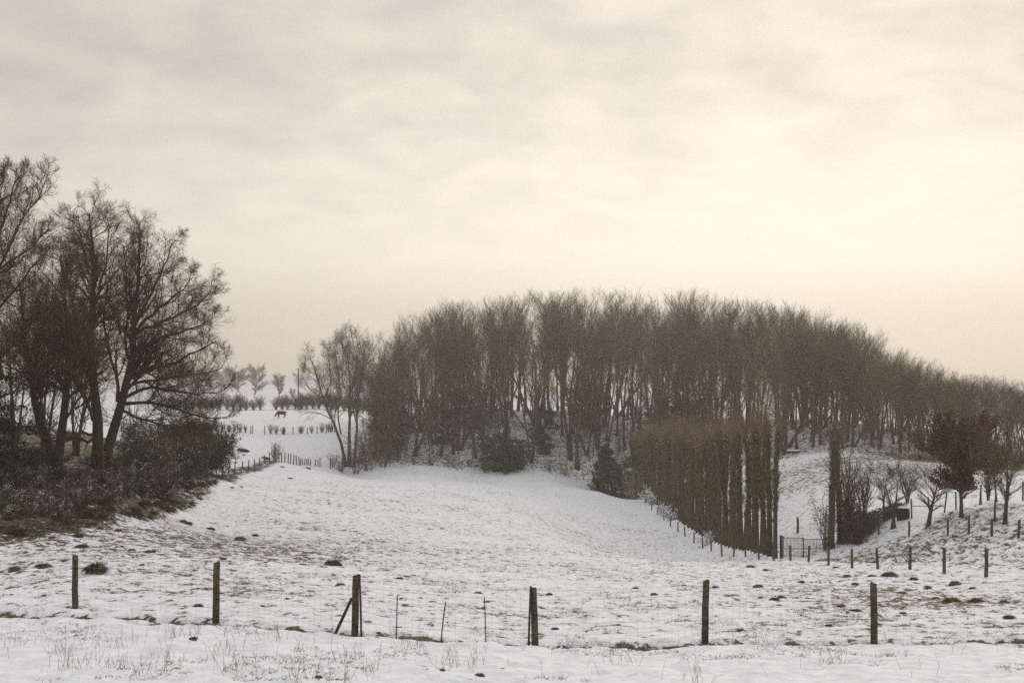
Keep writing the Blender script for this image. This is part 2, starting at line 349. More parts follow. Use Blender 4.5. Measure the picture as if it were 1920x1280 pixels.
def make_ground():
    th = np.linspace(R(-52), R(52), 1150); th = th * (0.55 + 0.45 * np.abs(th / th.max()) ** 1.5)
    rr = np.concatenate([np.linspace(8, 30, 22), np.exp(np.linspace(np.log(31), np.log(430), 900)), np.exp(np.linspace(np.log(440), np.log(2430), 60))])
    T, Rr = np.meshgrid(th, rr); x = Rr * np.tan(T); y = Rr - 30.0
    z = H(x, y); z = np.where(y > 430, base_h(x, y), z)
    n, m = x.shape; idx = np.arange(n * m).reshape(n, m)
    q = np.stack([idx[:-1, :-1], idx[:-1, 1:], idx[1:, 1:], idx[1:, :-1]], -1).reshape(-1, 4)
    me = mesh_np('ground', np.stack([x, y, z], -1).reshape(-1, 3), [q], True)
    cov = 0.17 * verge(x, y) + 0.06 * bank(x, y) + 0.15 * wood_mask(x, y)
    lh = sm(fence_left_x(y) - x, -0.5, 2) * sm(y, 40, 60) * (1 - sm(y, 140, 165)); cov += 0.20 * lh
    pat = 0.10 * np.exp(-(((x + 13) / 9) ** 2 + ((y - 75) / 26) ** 2)) + 0.10 * np.exp(-(((x - 14) / 7) ** 2 + ((y - 52) / 12) ** 2))
    pat += 0.09 * np.exp(-(((x + 25) / 8) ** 2 + ((y - 52) / 9) ** 2)) + 0.06 * np.exp(-(((x - 13) / 8) ** 2 + ((y - 120) / 30) ** 2))
    fl = np.interp(x, [-40, -13, -6, 3, 30], [37, 34.7, 30.6, 30.2, 30.2])
    pat += 0.24 * np.exp(-((y - fl + 0.40) / 0.28) ** 2) - 0.10 * (1 - sm(y, fl - 3, fl)) 
    pat -= 0.06 * sm(y, 170, 230)
    pat += 0.13 * sm(x, 24, 28) * sm(y, 150, 195) * (1 - sm(x, 60, 80)) * (1 - sm(y, 188, 200))  # slope behind the gate: its shade painted as extra cover, plus mottling near the top
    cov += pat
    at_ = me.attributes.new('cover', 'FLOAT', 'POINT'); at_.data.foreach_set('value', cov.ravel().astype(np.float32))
    o = link('ground', me); tag(o, 'snow covered rolling pasture with dead grass showing through', None, None, 'structure')
    m_ = bpy.data.materials.new('snowy_ground'); m_.use_nodes = True; t = m_.node_tree; b = t.nodes['Principled BSDF']
    N = t.nodes.new; Lk = t.links.new
    g = N('ShaderNodeNewGeometry'); a = N('ShaderNodeAttribute'); a.attribute_name = 'cover'
    def noise(s, d, rgh=0.55, vec=None):
        n = N('ShaderNodeTexNoise'); n.inputs['Scale'].default_value = s; n.inputs['Detail'].default_value = d; n.inputs['Roughness'].default_value = rgh
        Lk(vec if vec is not None else g.outputs['Position'], n.inputs['Vector']); return n.outputs[0]
    def mth(op, p, q, r=None, cl=False):
        n = N('ShaderNodeMath'); n.operation = op; n.use_clamp = cl
        for i, v in enumerate((p, q, r)):
            if v is None: continue
            if isinstance(v, (int, float)): n.inputs[i].default_value = v
            else: Lk(v, n.inputs[i])
        return n.outputs[0]
    def rmp(v, lo, hi):
        n = N('ShaderNodeMapRange'); n.inputs[1].default_value = lo; n.inputs[2].default_value = hi; Lk(v, n.inputs[0]); return n.outputs[0]
    mp = N('ShaderNodeMapping'); mp.inputs['Scale'].default_value = (1.0, 0.7, 0.5); Lk(g.outputs['Position'], mp.inputs['Vector'])
    nA = noise(1.9, 5, 0.6, mp.outputs[0]); nB = noise(0.09, 2); nC = noise(7.0, 3, 0.6, mp.outputs[0])
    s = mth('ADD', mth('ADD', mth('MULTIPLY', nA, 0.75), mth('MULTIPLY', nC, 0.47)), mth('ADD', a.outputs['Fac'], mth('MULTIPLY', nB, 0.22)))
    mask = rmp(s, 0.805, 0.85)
    gc = N('ShaderNodeMix'); gc.data_type = 'RGBA'; gc.inputs[6].default_value = (0.045, 0.035, 0.018, 1); gc.inputs[7].default_value = (0.13, 0.10, 0.055, 1)
    Lk(rmp(noise(3.1, 4), 0.35, 0.65), gc.inputs[0])
    sn = N('ShaderNodeMix'); sn.data_type = 'RGBA'; sn.inputs[6].default_value = (0.70, 0.70, 0.715, 1); sn.inputs[7].default_value = (0.86, 0.86, 0.87, 1)
    Lk(rmp(noise(2.2, 5, 0.6), 0.35, 0.62), sn.inputs[0])
    # thin snow: a light veil of stubble colour around the open patches
    veil = mth('MULTIPLY', rmp(s, 0.70, 0.87), 0.46)
    mx0 = N('ShaderNodeMix'); mx0.data_type = 'RGBA'; Lk(veil, mx0.inputs[0]); Lk(sn.outputs[2], mx0.inputs[6]); mx0.inputs[7].default_value = (0.30, 0.27, 0.22, 1)
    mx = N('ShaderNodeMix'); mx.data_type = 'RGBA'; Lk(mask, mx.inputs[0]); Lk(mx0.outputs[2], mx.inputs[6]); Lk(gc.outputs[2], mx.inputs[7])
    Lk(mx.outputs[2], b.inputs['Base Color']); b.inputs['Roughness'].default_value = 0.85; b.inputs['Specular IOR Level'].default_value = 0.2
    bp = N('ShaderNodeBump'); bp.inputs['Distance'].default_value = 0.18; bp.inputs['Strength'].default_value = 0.8
    Lk(mth('ADD', mth('MULTIPLY', nA, 0.7), mth('MULTIPLY', nC, 0.3)), bp.inputs['Height']); Lk(bp.outputs[0], b.inputs['Normal'])
    me.materials.append(m_)
make_ground()

# ------------------------------------------------------------------ bare trees
def wood_tree(name, h, spread, clear, label, group, nb=30, n2=9, n3=6, r0=0.24, fork=1, mt=M['twig_wood'], mb=M['bark_wood'], tw=0.014, upb=0.15, droop=0.0, ang=0.58):
    root = empty(name, (0, 0, 0), label, 'tree', group)
    # trunk(s)
    o = np.zeros((fork, 3)); d = np.tile([0, 0, 1.0], (fork, 1)) + rng.normal(0, 0.05 if fork == 1 else 0.16, (fork, 3)); d[:, 2] = 1
    o[:, :2] = rng.normal(0, 0.12 * (fork > 1), (fork, 2)); o[:, 2] = -0.3
    Lt = np.full(fork, h * 0.93) * rng.uniform(0.85, 1.0, fork); Lt[0] = h * 0.93
    pt, rt = grow(o, d, Lt, np.full(fork, r0), 9, 0.035, 0.03, 0.12)
    flare = np.array([1.35, 1.05] + [1] * 8); rt = rt * flare
    env = lambda t: np.clip(0.35 + 1.3 * np.sin(np.clip((t - clear) / (1.02 - clear), 0, 1) * 2.5), 0.15, 1.3) * 0.85
    p1 = spawn(pt, rt, np.full(fork, spread), nb // fork, clear, 0.99, ang, 0.16, 1.0, 0.42, 0.02, env)
    b1, r1 = grow(*p1, 5, 0.07, upb, 0.3)
    L1 = p1[2]
    p2 = spawn(b1, r1, L1, n2, 0.15, 1.0, 0.5, 0.2, 0.56, 0.5, 0.013, lambda t: 1.05 - 0.5 * t)
    b2, r2 = grow(*p2, 3, 0.09, 0.22 - droop, 0.45)
    p3 = spawn(b2, r2, p2[2], n3, 0.15, 1.0, 0.55, 0.25, 0.65, 0.6, tw * 0.8, lambda t: 1.1 - 0.4 * t)
    p3 = (p3[0], p3[1], np.maximum(p3[2], 0.35), np.full(len(p3[2]), tw))
    b3, r3 = grow(*p3, 2, 0.10, 0.16 - droop, 0.4)
    f = h / np.quantile(b3[..., 2], 0.999)
    for q in (pt, b1, b2, b3): q[..., 2] *= f
    b = MB(); b.tubes(pt, rt, 7); b.build('trunk', mb, root, True)
    c = MB(); c.tubes(b1, r1, 4); c.tubes(b2, r2, 3); c.tubes(b3, r3, 3)
    c.build('crown', mt, root)
    return Kind(root)

TOP = np.array([(540,735),(560,702),(600,668),(650,636),(690,668),(725,636),(790,580),(850,560),(930,555),(975,540),(1100,535),(1200,544),(1250,538),(1330,554),(1440,557),(1490,570),(1570,597),(1640,628),(1700,662),(1760,682),(1800,694),(1850,700),(1920,708),(2100,715)], float)
EDGE = [(690,700),(256,256)]
def wood_edge(px): return np.interp(px, [640, 700, 900, 1100, 1200, 1300, 1380, 1450, 1560, 1700, 1920, 2100], [262, 258, 260, 270, 272, 258, 232, 208, 202, 192, 170, 160])
WG = 'bare trees of the hilltop wood'
LW = ['tall slender bare tree of the hilltop wood seen as one of many']
kinds = [wood_tree('bare_tree', 24, 5.4, cl, LW[0], WG, nb=nb, r0=r, fork=fk)
         for cl, nb, r, fk in ((0.43, 28, 0.33, 1), (0.52, 26, 0.27, 1), (0.36, 30, 0.36, 1), (0.58, 24, 0.24, 1), (0.44, 30, 0.24, 2), (0.48, 28, 0.29, 1), (0.34, 33, 0.23, 3), (0.62, 22, 0.26, 1))]
# trees with low branches for the rim of the wood
rim = [wood_tree('bare_tree', 20, 6.6, 0.14, LW[0], WG, nb=34, r0=0.26, fork=fk, ang=0.8) for fk in (1, 2)]
placed = []
def far_enough(x, y, dmin):
    for a, b in placed:
        if (a - x) ** 2 + (b - y) ** 2 < dmin * dmin: return False
    return True
def zone(px):
    return ('on its left shoulder' if px < 860 else 'in its middle' if px < 1330 else 'on its right slope' if px < 1640 else 'at its low right end')
tries = 0; rows = []
while len(rows) < 272 and tries < 20000:
    tries += 1
    px = rng.uniform(700, 1960) if rng.uniform() < 0.82 else rng.uniform(1450, 1820); e = wood_edge(px); k = rng.uniform(0, 1) ** 1.1
    D = e + 2 + k * (62 if px < 1450 else 85)
    x = XD(px, D)
    if not far_enough(x, D, 3.6 if k > 0.15 else 3.2): continue
    placed.append((x, D)); rows.append((px, D, k))
gz = H(np.array([XD(p, d) for p, d, _ in rows]), np.array([d for _, d, _ in rows]))
for (px, D, k), z in zip(rows, gz):
    ty = np.interp(px, TOP[:, 0], TOP[:, 1])
    top = P(px, ty, D)[2]
    h = (top - z)
    # front rows stay lower than the skyline, back rows reach it
    h *= rng.uniform(0.80, 0.96) if k < 0.35 else rng.uniform(0.97, 1.015)
    if rng.uniform() < 0.16: h *= rng.uniform(0.65, 0.9)
    h = float(np.clip(h, 7.5, 31))
    edge_left = (px < 760 and k < 0.8) or (px > 1430 and rng.uniform() < 0.38)
    kd = rim[rng.integers(2)] if (edge_left or rng.uniform() < 0.07) else kinds[rng.integers(len(kinds))]
    H0 = 20.0 if kd in rim else 24.0
    s = h / H0; sxy = s * rng.uniform(0.9, 1.15) if h > 14 else max(s * 1.1, 0.55)
    lab = 'tall bare tree of the dense hilltop wood ' + zone(px) if k >= 0.35 else 'bare tree along the front edge of the hilltop wood ' + zone(px)
    kd.put((XD(px, D), D, z - 0.2), rng.uniform(0, 6.28), (sxy, sxy, s), lab, WG)
for k_ in kinds + rim: k_.drop()
# thin young trees between the big ones
yk = [wood_tree('young_tree', 14, 2.2, cl, 'x', 'thin young trees inside the wood', nb=16, n2=6, n3=4, r0=0.09, tw=0.014, upb=0.25) for cl in (0.35, 0.5, 0.25)]
n_y = 0
while n_y < 200:
    px = rng.uniform(700, 1900) if n_y < 130 else rng.uniform(700, 1350); D = wood_edge(px) + rng.uniform(1, 60); x = XD(px, D)
    if not far_enough(x, D, 1.5): continue
    placed.append((x, D)); s = rng.uniform(0.55, 1.15) * (1 if px < 1500 else 0.7); yk[n_y % 3].put((x, D, G(x, D) - 0.1), rng.uniform(0, 6), (s, s, s), 'thin young tree between the taller trunks of the wood ' + zone(px), 'thin young trees inside the wood'); n_y += 1

# ------------------------------------------------------------------ shrubs and bushes
def shrub(name, h, w, label, cat='shrub', group=None, stems=14, n2=8, n3=6, mt=M['twig'], leaf=None, nleaf=0, lsize=0.06, lean=0.55, tw=0.008, r0=0.03, drop=0.0, base=0.15, leafname='foliage', ljit=0.12):
    root = empty(name, (0, 0, 0), label, cat, group)
    a = rng.uniform(0, 6.283, stems); tl = rng.uniform(0.0, lean, stems)
    d = np.stack([np.cos(a) * np.sin(tl) , np.sin(a) * np.sin(tl), np.cos(tl)], 1)
    d[:, :2] *= w / h * 1.2
    o = np.stack([np.cos(a) * base, np.sin(a) * base, np.full(stems, -0.1)], 1) * rng.uniform(0.2, 1, (stems, 1)); o[:, 2] = -0.1
    b1, r1 = grow(o, d, h * rng.uniform(0.6, 1.05, stems), np.full(stems, r0), 5, 0.10, 0.05 - drop, 0.3)
    c = MB(); c.tubes(b1, r1, 4)
    p2 = spawn(b1, r1, np.full(stems, h), n2, 0.15, 1.0, 0.6, 0.2, 0.36, 0.6, tw, lambda t: 1.1 - 0.5 * t); b2, r2 = grow(*p2, 3, 0.15, 0.08 - drop, 0.5); c.tubes(b2, r2, 3)
    p3 = spawn(b2, r2, p2[2], n3, 0.1, 1.0, 0.7, 0.25, 0.5, 0.7, tw * 0.8, lambda t: 1.1 - 0.4 * t); b3, r3 = grow(*p3, 2, 0.18, 0.05 - drop, 0.5); c.tubes(b3, r3, 3)
    c.build('branches', mt, root)
    if leaf is not None:
        tips = np.concatenate([b3[:, 1], b3[:, 2], b2[:, 2]])
        tips = tips[tips[:, 2] > 0.05]; tips = tips[rng.integers(0, len(tips), nleaf)]
        V, pl = leaves(tips, lsize, ljit); MB().add(V, pl).build(leafname, leaf, root)
    return Kind(root)

def pix(px, py, lo=20.0, hi=420.0):
    """nearest ground point seen at a pixel"""
    D = np.exp(np.linspace(math.log(lo), math.log(hi), 260)); X = XD(px, D) 
    zr = np.array([P(px, py, d)[2] for d in D]); g = base_h(X, D); k = np.nonzero(g >= zr)[0]
    d = D[k[0]] if len(k) else hi
    return np.array([XD(px, d), d, G(XD(px, d), d)])

# ------------------------------------------------------------------ the big bare trees on the left
def hero(name, label, D, base, trunks, limbs, dens=1.0, wob=0.16, cat='tree', tw=0.0085, lr=0.42, up=0.10, mt=M['twig'], side=1.0):
    """trunks / limbs: (points in the picture, radius at start, radius at end, depth gained along it)"""
    B = P(*base, D); B[2] = G(B[0], D); root = empty(name, B, label, cat)
    def poly(l):
        n = len(l[0]); q = np.array([P(p[0], p[1], D + l[4] + l[3] * i / (n - 1)) for i, p in enumerate(l[0])]) - B
        return resample(q, 10)
    b = MB(); TP = []; TR = []; TL = []
    for l in trunks:
        q, L = poly(l); r = np.linspace(l[1], l[2], 11); r[0] *= 1.3; q[0, 2] -= 0.3
        q[2:-1] += rng.normal(0, 0.05, q[2:-1].shape); b.tube(q, r, 9); TP.append(q); TR.append(r); TL.append(L)
    b.build('trunk', M['bark'], root, True)
    c = MB()
    for l in limbs:
        q, L = poly(l); r = np.linspace(l[1], l[2], 11); q[1:-1] += rng.normal(0, 0.06, q[1:-1].shape)
        c.tube(q, r, 6); TP.append(q); TR.append(r); TL.append(L)
    TP = np.array(TP); TR = np.array(TR); TL = np.array(TL); nt = len(trunks)
    k = np.where(np.arange(len(TL)) < nt, 0.30, 0.12)
    # secondary branches
    out = []
    for j in range(len(TL)):
        n = max(3, int(TL[j] * 1.9 * dens)); 
        out.append(spawn(TP[j:j + 1], TR[j:j + 1], np.array([1.0]), n, 0.34 if j < nt else 0.12, 1.0, 0.75, 0.22, min(4.0, 1.5 + TL[j] * 0.24) * side, 0.5, 0.022, lambda t: 1.15 - 0.65 * t, 0.2))
    p1 = [np.concatenate([o[i] for o in out]) for i in range(4)]
    b1, r1 = grow(*p1, 6, wob, up, 0.3); c.tubes(b1, r1, 5)
    p2 = spawn(b1, r1, p1[2], 7, 0.12, 1.0, 0.7, 0.25, lr * 1.35, 0.55, tw * 1.4, lambda t: 1.15 - 0.5 * t); b2, r2 = grow(*p2, 4, wob * 1.2, up * 0.7, 0.45); c.tubes(b2, r2, 4)
    p3 = spawn(b2, r2, p2[2], 6, 0.1, 1.0, 0.75, 0.28, 0.68, 0.6, tw, lambda t: 1.15 - 0.5 * t); b3, r3 = grow(*p3, 3, wob * 1.4, up * 0.5, 0.5); c.tubes(b3, r3, 3)
    p4 = spawn(b3, r3, np.maximum(p3[2], 0.4), 4, 0.1, 1.0, 0.75, 0.3, 0.75, 0.7, tw * 0.7, lambda t: 1.1 - 0.4 * t); b4, r4 = grow(*p4, 2, wob * 1.5, up * 0.3, 0.6); c.tubes(b4, r4, 3)
    c.build('crown', mt, root)
    return root
hero('bare_tree', 'tall bare tree with one straight trunk and pointed crown amid the left tree group', 96, (183, 884),
     [([(182, 886), (184, 845), (184, 810), (181, 765), (175, 718), (171, 664), (170, 620), (173, 575), (176, 513), (172, 457), (167, 400)], 0.42, 0.05, 1, 0)],
     [([(175, 718), (160, 690), (145, 640), (140, 585), (128, 520), (118, 470)], 0.13, 0.03, 2, 0.4),
      ([(173, 600), (183, 560), (196, 510), (203, 455), (206, 420)], 0.12, 0.03, -2, 0.6),
      ([(176, 530), (160, 490), (150, 440), (147, 405)], 0.08, 0.02, 2, 0.8),
      ([(183, 800), (165, 760), (150, 735), (138, 700), (128, 650)], 0.13, 0.03, -3, 0.2),
      ([(184, 812), (150, 812), (120, 828), (95, 830), (60, 812)], 0.12, 0.03, -1.5, 0.2)], 0.95, 0.15, side=0.95)
hero('bare_tree', 'broad bare tree with wide arching limbs over the bushes, rightmost of the left group', 98, (200, 884),
     [([(192, 886), (198, 850), (203, 830), (216, 798), (220, 765), (232, 745), (243, 709), (249, 675), (252, 638), (253, 597), (257, 541), (262, 480), (265, 432)], 0.40, 0.05, -1, 0)],
     [([(243, 709), (262, 697), (290, 691), (312, 688), (335, 676), (356, 667), (380, 655), (405, 640)], 0.16, 0.03, -4, 0),
      ([(234, 745), (262, 726), (300, 730), (350, 733), (386, 742), (425, 728)], 0.15, 0.03, 3, 0),
      ([(226, 757), (260, 752), (297, 750), (330, 768), (356, 771), (395, 784), (432, 780)], 0.14, 0.03, -3, 0),
      ([(253, 609), (268, 580), (281, 555), (295, 530), (304, 507), (318, 480), (325, 455)], 0.13, 0.03, 2, -0.6),
      ([(257, 620), (280, 592), (309, 569), (330, 552), (350, 540), (362, 520)], 0.13, 0.03, -3, -0.5),
      ([(256, 625), (290, 606), (337, 592), (365, 572), (388, 562), (396, 545)], 0.12, 0.03, 4, -0.5),
      ([(249, 679), (236, 668), (232, 650), (240, 600), (241, 560), (238, 510), (232, 460)], 0.13, 0.03, 3, -0.4),
      ([(220, 753), (223, 720), (214, 690), (200, 650), (192, 610), (199, 560), (206, 500)], 0.14, 0.03, 2, 0),
      ([(248, 660), (285, 640), (320, 625), (360, 620), (392, 600)], 0.13, 0.03, -5, -0.3),
      ([(222, 765), (245, 780), (285, 790), (320, 800), (350, 815), (380, 812)], 0.11, 0.03, -4, 0),
      ([(240, 725), (270, 712), (300, 712), (340, 705), (380, 700), (415, 690)], 0.12, 0.03, 5, 0)], 0.95, 0.17, side=0.85)
hero('bare_tree', 'bare tree forking low into two grey stems above the bank, left of the straight trunk', 90, (103, 893),
     [([(104, 896), (102, 875), (101, 857), (95, 835), (86, 815), (74, 780), (64, 740), (56, 700), (46, 650), (40, 590), (38, 540)], 0.34, 0.04, 2, 0),
      ([(105, 894), (106, 870), (109, 850), (114, 830), (119, 798), (122, 748), (125, 690), (129, 650), (127, 590), (118, 530), (112, 480)], 0.34, 0.04, -2, 0)],
     [([(119, 790), (135, 765), (150, 745), (158, 715), (162, 670)], 0.1, 0.025, -3, -0.5),
      ([(122, 740), (108, 700), (98, 650), (92, 600), (88, 540)], 0.1, 0.025, 3, -0.6),
      ([(90, 825), (70, 810), (50, 800), (20, 790)], 0.09, 0.025, -2, 0.4),
      ([(60, 720), (40, 700), (20, 690), (-5, 660)], 0.09, 0.025, -2, 1)], 1.2, 0.16)
hero('bare_tree', 'tall bare tree at the left edge of the photo with long sweeping branches', 84, (-70, 880),
     [([(-70, 880), (-68, 800), (-62, 700), (-56, 600), (-50, 520), (-45, 450), (-40, 380), (-36, 330)], 0.5, 0.06, 0, 0)],
     [([(-60, 680), (-30, 560), (0, 496), (28, 440), (56, 395), (74, 362), (86, 338)], 0.14, 0.03, -2, 0),
      ([(-52, 580), (-25, 480), (0, 429), (20, 380), (30, 350), (36, 330)], 0.13, 0.03, 2, 0),
      ([(-62, 700), (-30, 610), (0, 575), (42, 530), (72, 490), (96, 462)], 0.13, 0.03, 2, 0),
      ([(-58, 640), (-30, 540), (0, 502), (40, 478), (70, 450), (92, 430)], 0.12, 0.03, -3, 0),
      ([(-45, 500), (-20, 430), (-4, 380), (5, 345), (9, 320)], 0.12, 0.03, 1, 0),
      ([(-64, 740), (-20, 690), (20, 650), (55, 610), (80, 570)], 0.12, 0.03, -2, 0),
      ([(-66, 780), (-20, 750), (20, 740), (60, 700)], 0.11, 0.03, 2, 0),
      ([(-40, 440), (-28, 390), (-16, 350), (-8, 330)], 0.10, 0.03, -1, 0)], 1.1, 0.10, up=0.16, lr=0.45, side=0.6)
lowtree = wood_tree('bare_tree', 14, 4.2, 0.15, 'x', 'bare trees filling in behind the left tree group', nb=30, n2=8, n3=6, r0=0.2, fork=3, mt=M['twig'], mb=M['bark'], tw=0.013, ang=0.8)
for px, D, ty, lab in ((28, 112, 560, 'dense bare tree behind the low forking tree, close to the left edge of the photo'), (82, 118, 520, 'dense bare tree seen between the forking stems of the low forking tree'),
                       (140, 122, 560, 'dense bare tree standing behind the straight trunk of the left tree group'), (-20, 108, 520, 'dense bare tree just inside the left edge of the photo, behind the dark evergreen'),
                       (250, 140, 700, 'small bare tree behind the broad arching tree')):
    p = at(px, D); hh = P(px, ty, D)[2] - p[2]; lowtree.put(p, rng.uniform(0, 6), (hh / 14 * 0.8,) * 2 + (hh / 14,), lab)

# dark evergreen at the left edge
def evergreen(px, py, D, h, w, label, nl=12000, ls=0.10, mt=M['leaf_ever'], name='evergreen_tree', droop=-0.12, t0=0.12, snow=False, cone=True):
    p = at(px, D); root = empty(name, p, label, 'evergreen tree')
    pt, rt = grow(np.array([[0, 0, -0.3]]), np.array([[0, 0, 1.]]), np.array([h]), np.array([0.22]), 9, 0.03, 0.02, 0.1)
    MB().tubes(pt, rt, 7).build('trunk', M['bark'], root, True)
    c = MB(); sh = (lambda t: 1.15 - 0.95 * t) if cone else (lambda t: 0.5 + 0.9 * np.sin(np.clip(t, 0, 1) * 2.6))
    p1 = spawn(pt, rt, np.array([w]), 60, t0, 0.99, 1.35, 0.15, 1.0, 0.4, 0.02, sh); b1, r1 = grow(*p1, 5, 0.08, droop, 0.3); c.tubes(b1, r1, 4)
    p2 = spawn(b1, r1, p1[2], 10, 0.15, 1, 0.8, 0.2, 0.4, 0.5, 0.01); b2, r2 = grow(*p2, 3, 0.1, droop, 0.4); c.tubes(b2, r2, 3)
    c.build('branches', M['twig'], root)
    tt = np.concatenate([b2.reshape(-1, 3), b1[:, 2:].reshape(-1, 3)]); tt = tt[rng.integers(0, len(tt), nl)]
    V, pl = leaves(tt, ls, 0.14); MB().add(V, pl).build('foliage', mt, root)
    return root
evergreen(-30, 0, 82, 9.0, 3.9, 'dark drooping evergreen tree at the left edge of the photo under the sweeping branches')
evergreen(-75, 0, 90, 11.0, 4.2, 'taller dark evergreen tree cut off by the left edge of the photo')

# ------------------------------------------------------------------ shrubs of the left bank
bush_a = shrub('leafy_bush', 4.0, 4.6, 'x', 'bush', None, 26, 9, 7, M['twig_snowy'], M['leaf_snowy'], 15000, 0.06, 0.75, 0.009, 0.03, 0.02)
bush_b = shrub('leafy_bush', 4.0, 4.0, 'x', 'bush', None, 24, 9, 7, M['twig_snowy'], M['leaf_ever_snow'], 16000, 0.065, 0.7, 0.009, 0.03, 0.0)
bush_c = shrub('leafy_bush', 4.6, 4.6, 'x', 'bush', None, 30, 9, 7, M['twig'], M['leaf_ivy'], 26000, 0.075, 0.62, 0.009, 0.03, 0.0)
LB = 'snow dusted bushes behind the left fence'
for px, D, h, kd, lab in ((392, 158, 5.6, bush_c, 'tall rounded olive green bush at the right end of the left hedge'),
                          (352, 146, 5.0, bush_c, 'dark olive bush second from the right end of the left hedge'),
                          (318, 132, 4.2, bush_a, 'brown snow dusted bush under the long limbs of the broad tree'),
                          (286, 120, 3.8, bush_a, 'brown bush with pale snow flecks below the broad tree'),
                          (340, 124, 3.4, bush_b, 'dark green snow flecked bush in front of the tall olive bush'),
                          (256, 114, 2.9, bush_b, 'dark green bush at the foot of the broad tree'),
                          (300, 110, 2.8, bush_a, 'low brown bush leaning over the fence at the bend of the verge'),
                          (232, 106, 1.8, bush_a, 'low brown bush between the twin trunks and the fence'),
                          (360, 138, 3.6, bush_b, 'snow flecked bush filling the gap before the tall olive bush'),
                          (270, 128, 4.4, bush_a, 'brown bush standing behind the low bushes beside the broad tree')):
    p = at(px, D); kd.put(p, rng.uniform(0, 6), h / (4.6 if kd is bush_c else 4.0), lab, LB)
bram = shrub('bramble', 1.5, 2.6, 'x', 'bramble', None, 30, 7, 5, M['twig_snowy'], M['leaf_snowy'], 5000, 0.045, 1.0, 0.006, 0.012, 0.16, 0.5)
BG = 'snow dusted brambles on the left bank'
for i in range(64):
    D = rng.uniform(70, 106); x = fence_left_x(D) - 0.3 - 9 * rng.uniform(0, 1) ** 1.8; z = G(x, D)
    if XD(-60, D) > x: continue
    bram.put((x, D, z - 0.1), rng.uniform(0, 6), rng.uniform(0.5, 0.95), 'brown snow dusted bramble on the bank behind the left fence', BG)
for i in range(9):        # under the trees, further back
    D = rng.uniform(108, 150); x = XD(rng.uniform(-40, 260), D)
    bram.put((x, D, G(x, D) - 0.1), rng.uniform(0, 6), rng.uniform(0.5, 0.8), 'brown snow dusted bramble on the white ground behind the left trees', 'brambles behind the left trees')
b = MB()
q = np.array([P(112, 826, 101), P(140, 818, 101.5), P(165, 828, 102), P(192, 812, 102.5)]); q0 = q[0].copy(); q = q - q0
b.tube(q, [0.16, 0.14, 0.12, 0.08], 7); b.tube([q[1], q[1] + (0.2, 0.1, 0.9)], [0.08, 0.03], 6); b.tube([q[2], q[2] + (-0.3, 0.1, -0.6)], [0.07, 0.03], 6)
tag(b.build('broken_branch', M['bark'], None, True, q0), 'thick broken branch hanging between the forked tree and the straight trunk', 'branch')

# ------------------------------------------------------------------ solitary trees beside the wood
hero('bare_tree', 'bare tree with stems leaning left standing apart at the left end of the wood', 250, (652, 866),
     [([(655, 872), (655, 830), (656, 780), (657, 730), (654, 690), (650, 650)], 0.34, 0.05, 1, 0),
      ([(648, 872), (640, 830), (625, 790), (605, 750), (597, 720), (592, 690), (585, 675)], 0.30, 0.05, -2, 0),
      ([(664, 872), (668, 820), (670, 770), (676, 720), (682, 680), (684, 655)], 0.28, 0.05, 2, 0)],
     [([(640, 815), (632, 780), (640, 740), (634, 690), (628, 655)], 0.16, 0.04, 2, 0), ([(606, 755), (620, 720), (620, 690), (614, 665)], 0.12, 0.04, -2, 0),
      ([(620, 785), (595, 772), (570, 775), (560, 782)], 0.10, 0.03, -2, 0), ([(604, 745), (585, 735), (572, 720), (566, 700)], 0.10, 0.03, 2, 0),
      ([(656, 750), (640, 715), (645, 670), (640, 640)], 0.12, 0.04, 1, 0), ([(657, 740), (668, 700), (668, 660), (662, 638)], 0.12, 0.04, -1, 0)],
     0.36, 0.08, tw=0.012, up=0.18, side=1.5, mt=M['twig_wood'])
kt = shrub('thicket_shrub', 3.2, 3.4, 'x', 'shrub', 'bare shrubs along the foot of the wood', 15, 6, 4, M['twig_wood'], None, 0, 0, 0.7, 0.014, 0.03, 0.05, 0.3)
for px, D, h in ((640, 251, 3.0), (668, 252, 4.5), (690, 254, 6.5), (720, 256, 5.5), (705, 262, 9), (680, 259, 6.0), (625, 252, 2.6), (745, 262, 7.0), (775, 258, 3.5), (808, 259, 3), (850, 260, 4.0), (880, 262, 3), (905, 262, 5),
                 (975, 262, 2.6), (1030, 266, 3.2), (1060, 266, 2.6), (760, 275, 7), (800, 285, 6), (880, 285, 5), (930, 290, 5), (1010, 286, 5), (1080, 285, 5), (1120, 290, 7), (1190, 285, 7), (1250, 280, 7), (1320, 270, 6), (1400, 240, 5),
                 (1250, 292, 8), (1300, 290, 7), (1370, 270, 7), (1160, 280, 6), (1590, 205, 5), (1640, 205, 5), (1700, 200, 5), (1750, 196, 5), (1800, 190, 5), (1850, 180, 5), (1900, 176, 5), (1620, 215, 6), (1680, 212, 6), (1560, 210, 5), (1730, 208, 6), (1790, 202, 6), (1830, 195, 6), (1880, 190, 6), (1925, 180, 5), (1470, 216, 3), (1540, 212, 4)):
    h *= 1.0 if px < 770 else 0.62; p = at(px, D); kt.put(p, rng.uniform(0, 6), (h / 3.2 * rng.uniform(0.8, 1.0),) * 2 + (h / 3.2,), 'dense bare shrub in the undergrowth of the wood ' + zone(px), 'bare shrubs along the foot of the wood')
def conif(px, D, h, w, lab, nl=9000, cone=False, mt=M['leaf_ever'], ls=0.16): return evergreen(px, 0, D, h, w, lab, nl, ls, mt, 'evergreen_bush', -0.02, 0.02, cone=cone)
conif(940, 261, 6.2, 3.6, 'round dark evergreen bush at the front edge of the wood')
conif(966, 263, 4.6, 2.8, 'smaller dark evergreen bush touching the round one at the front edge of the wood', 6000)
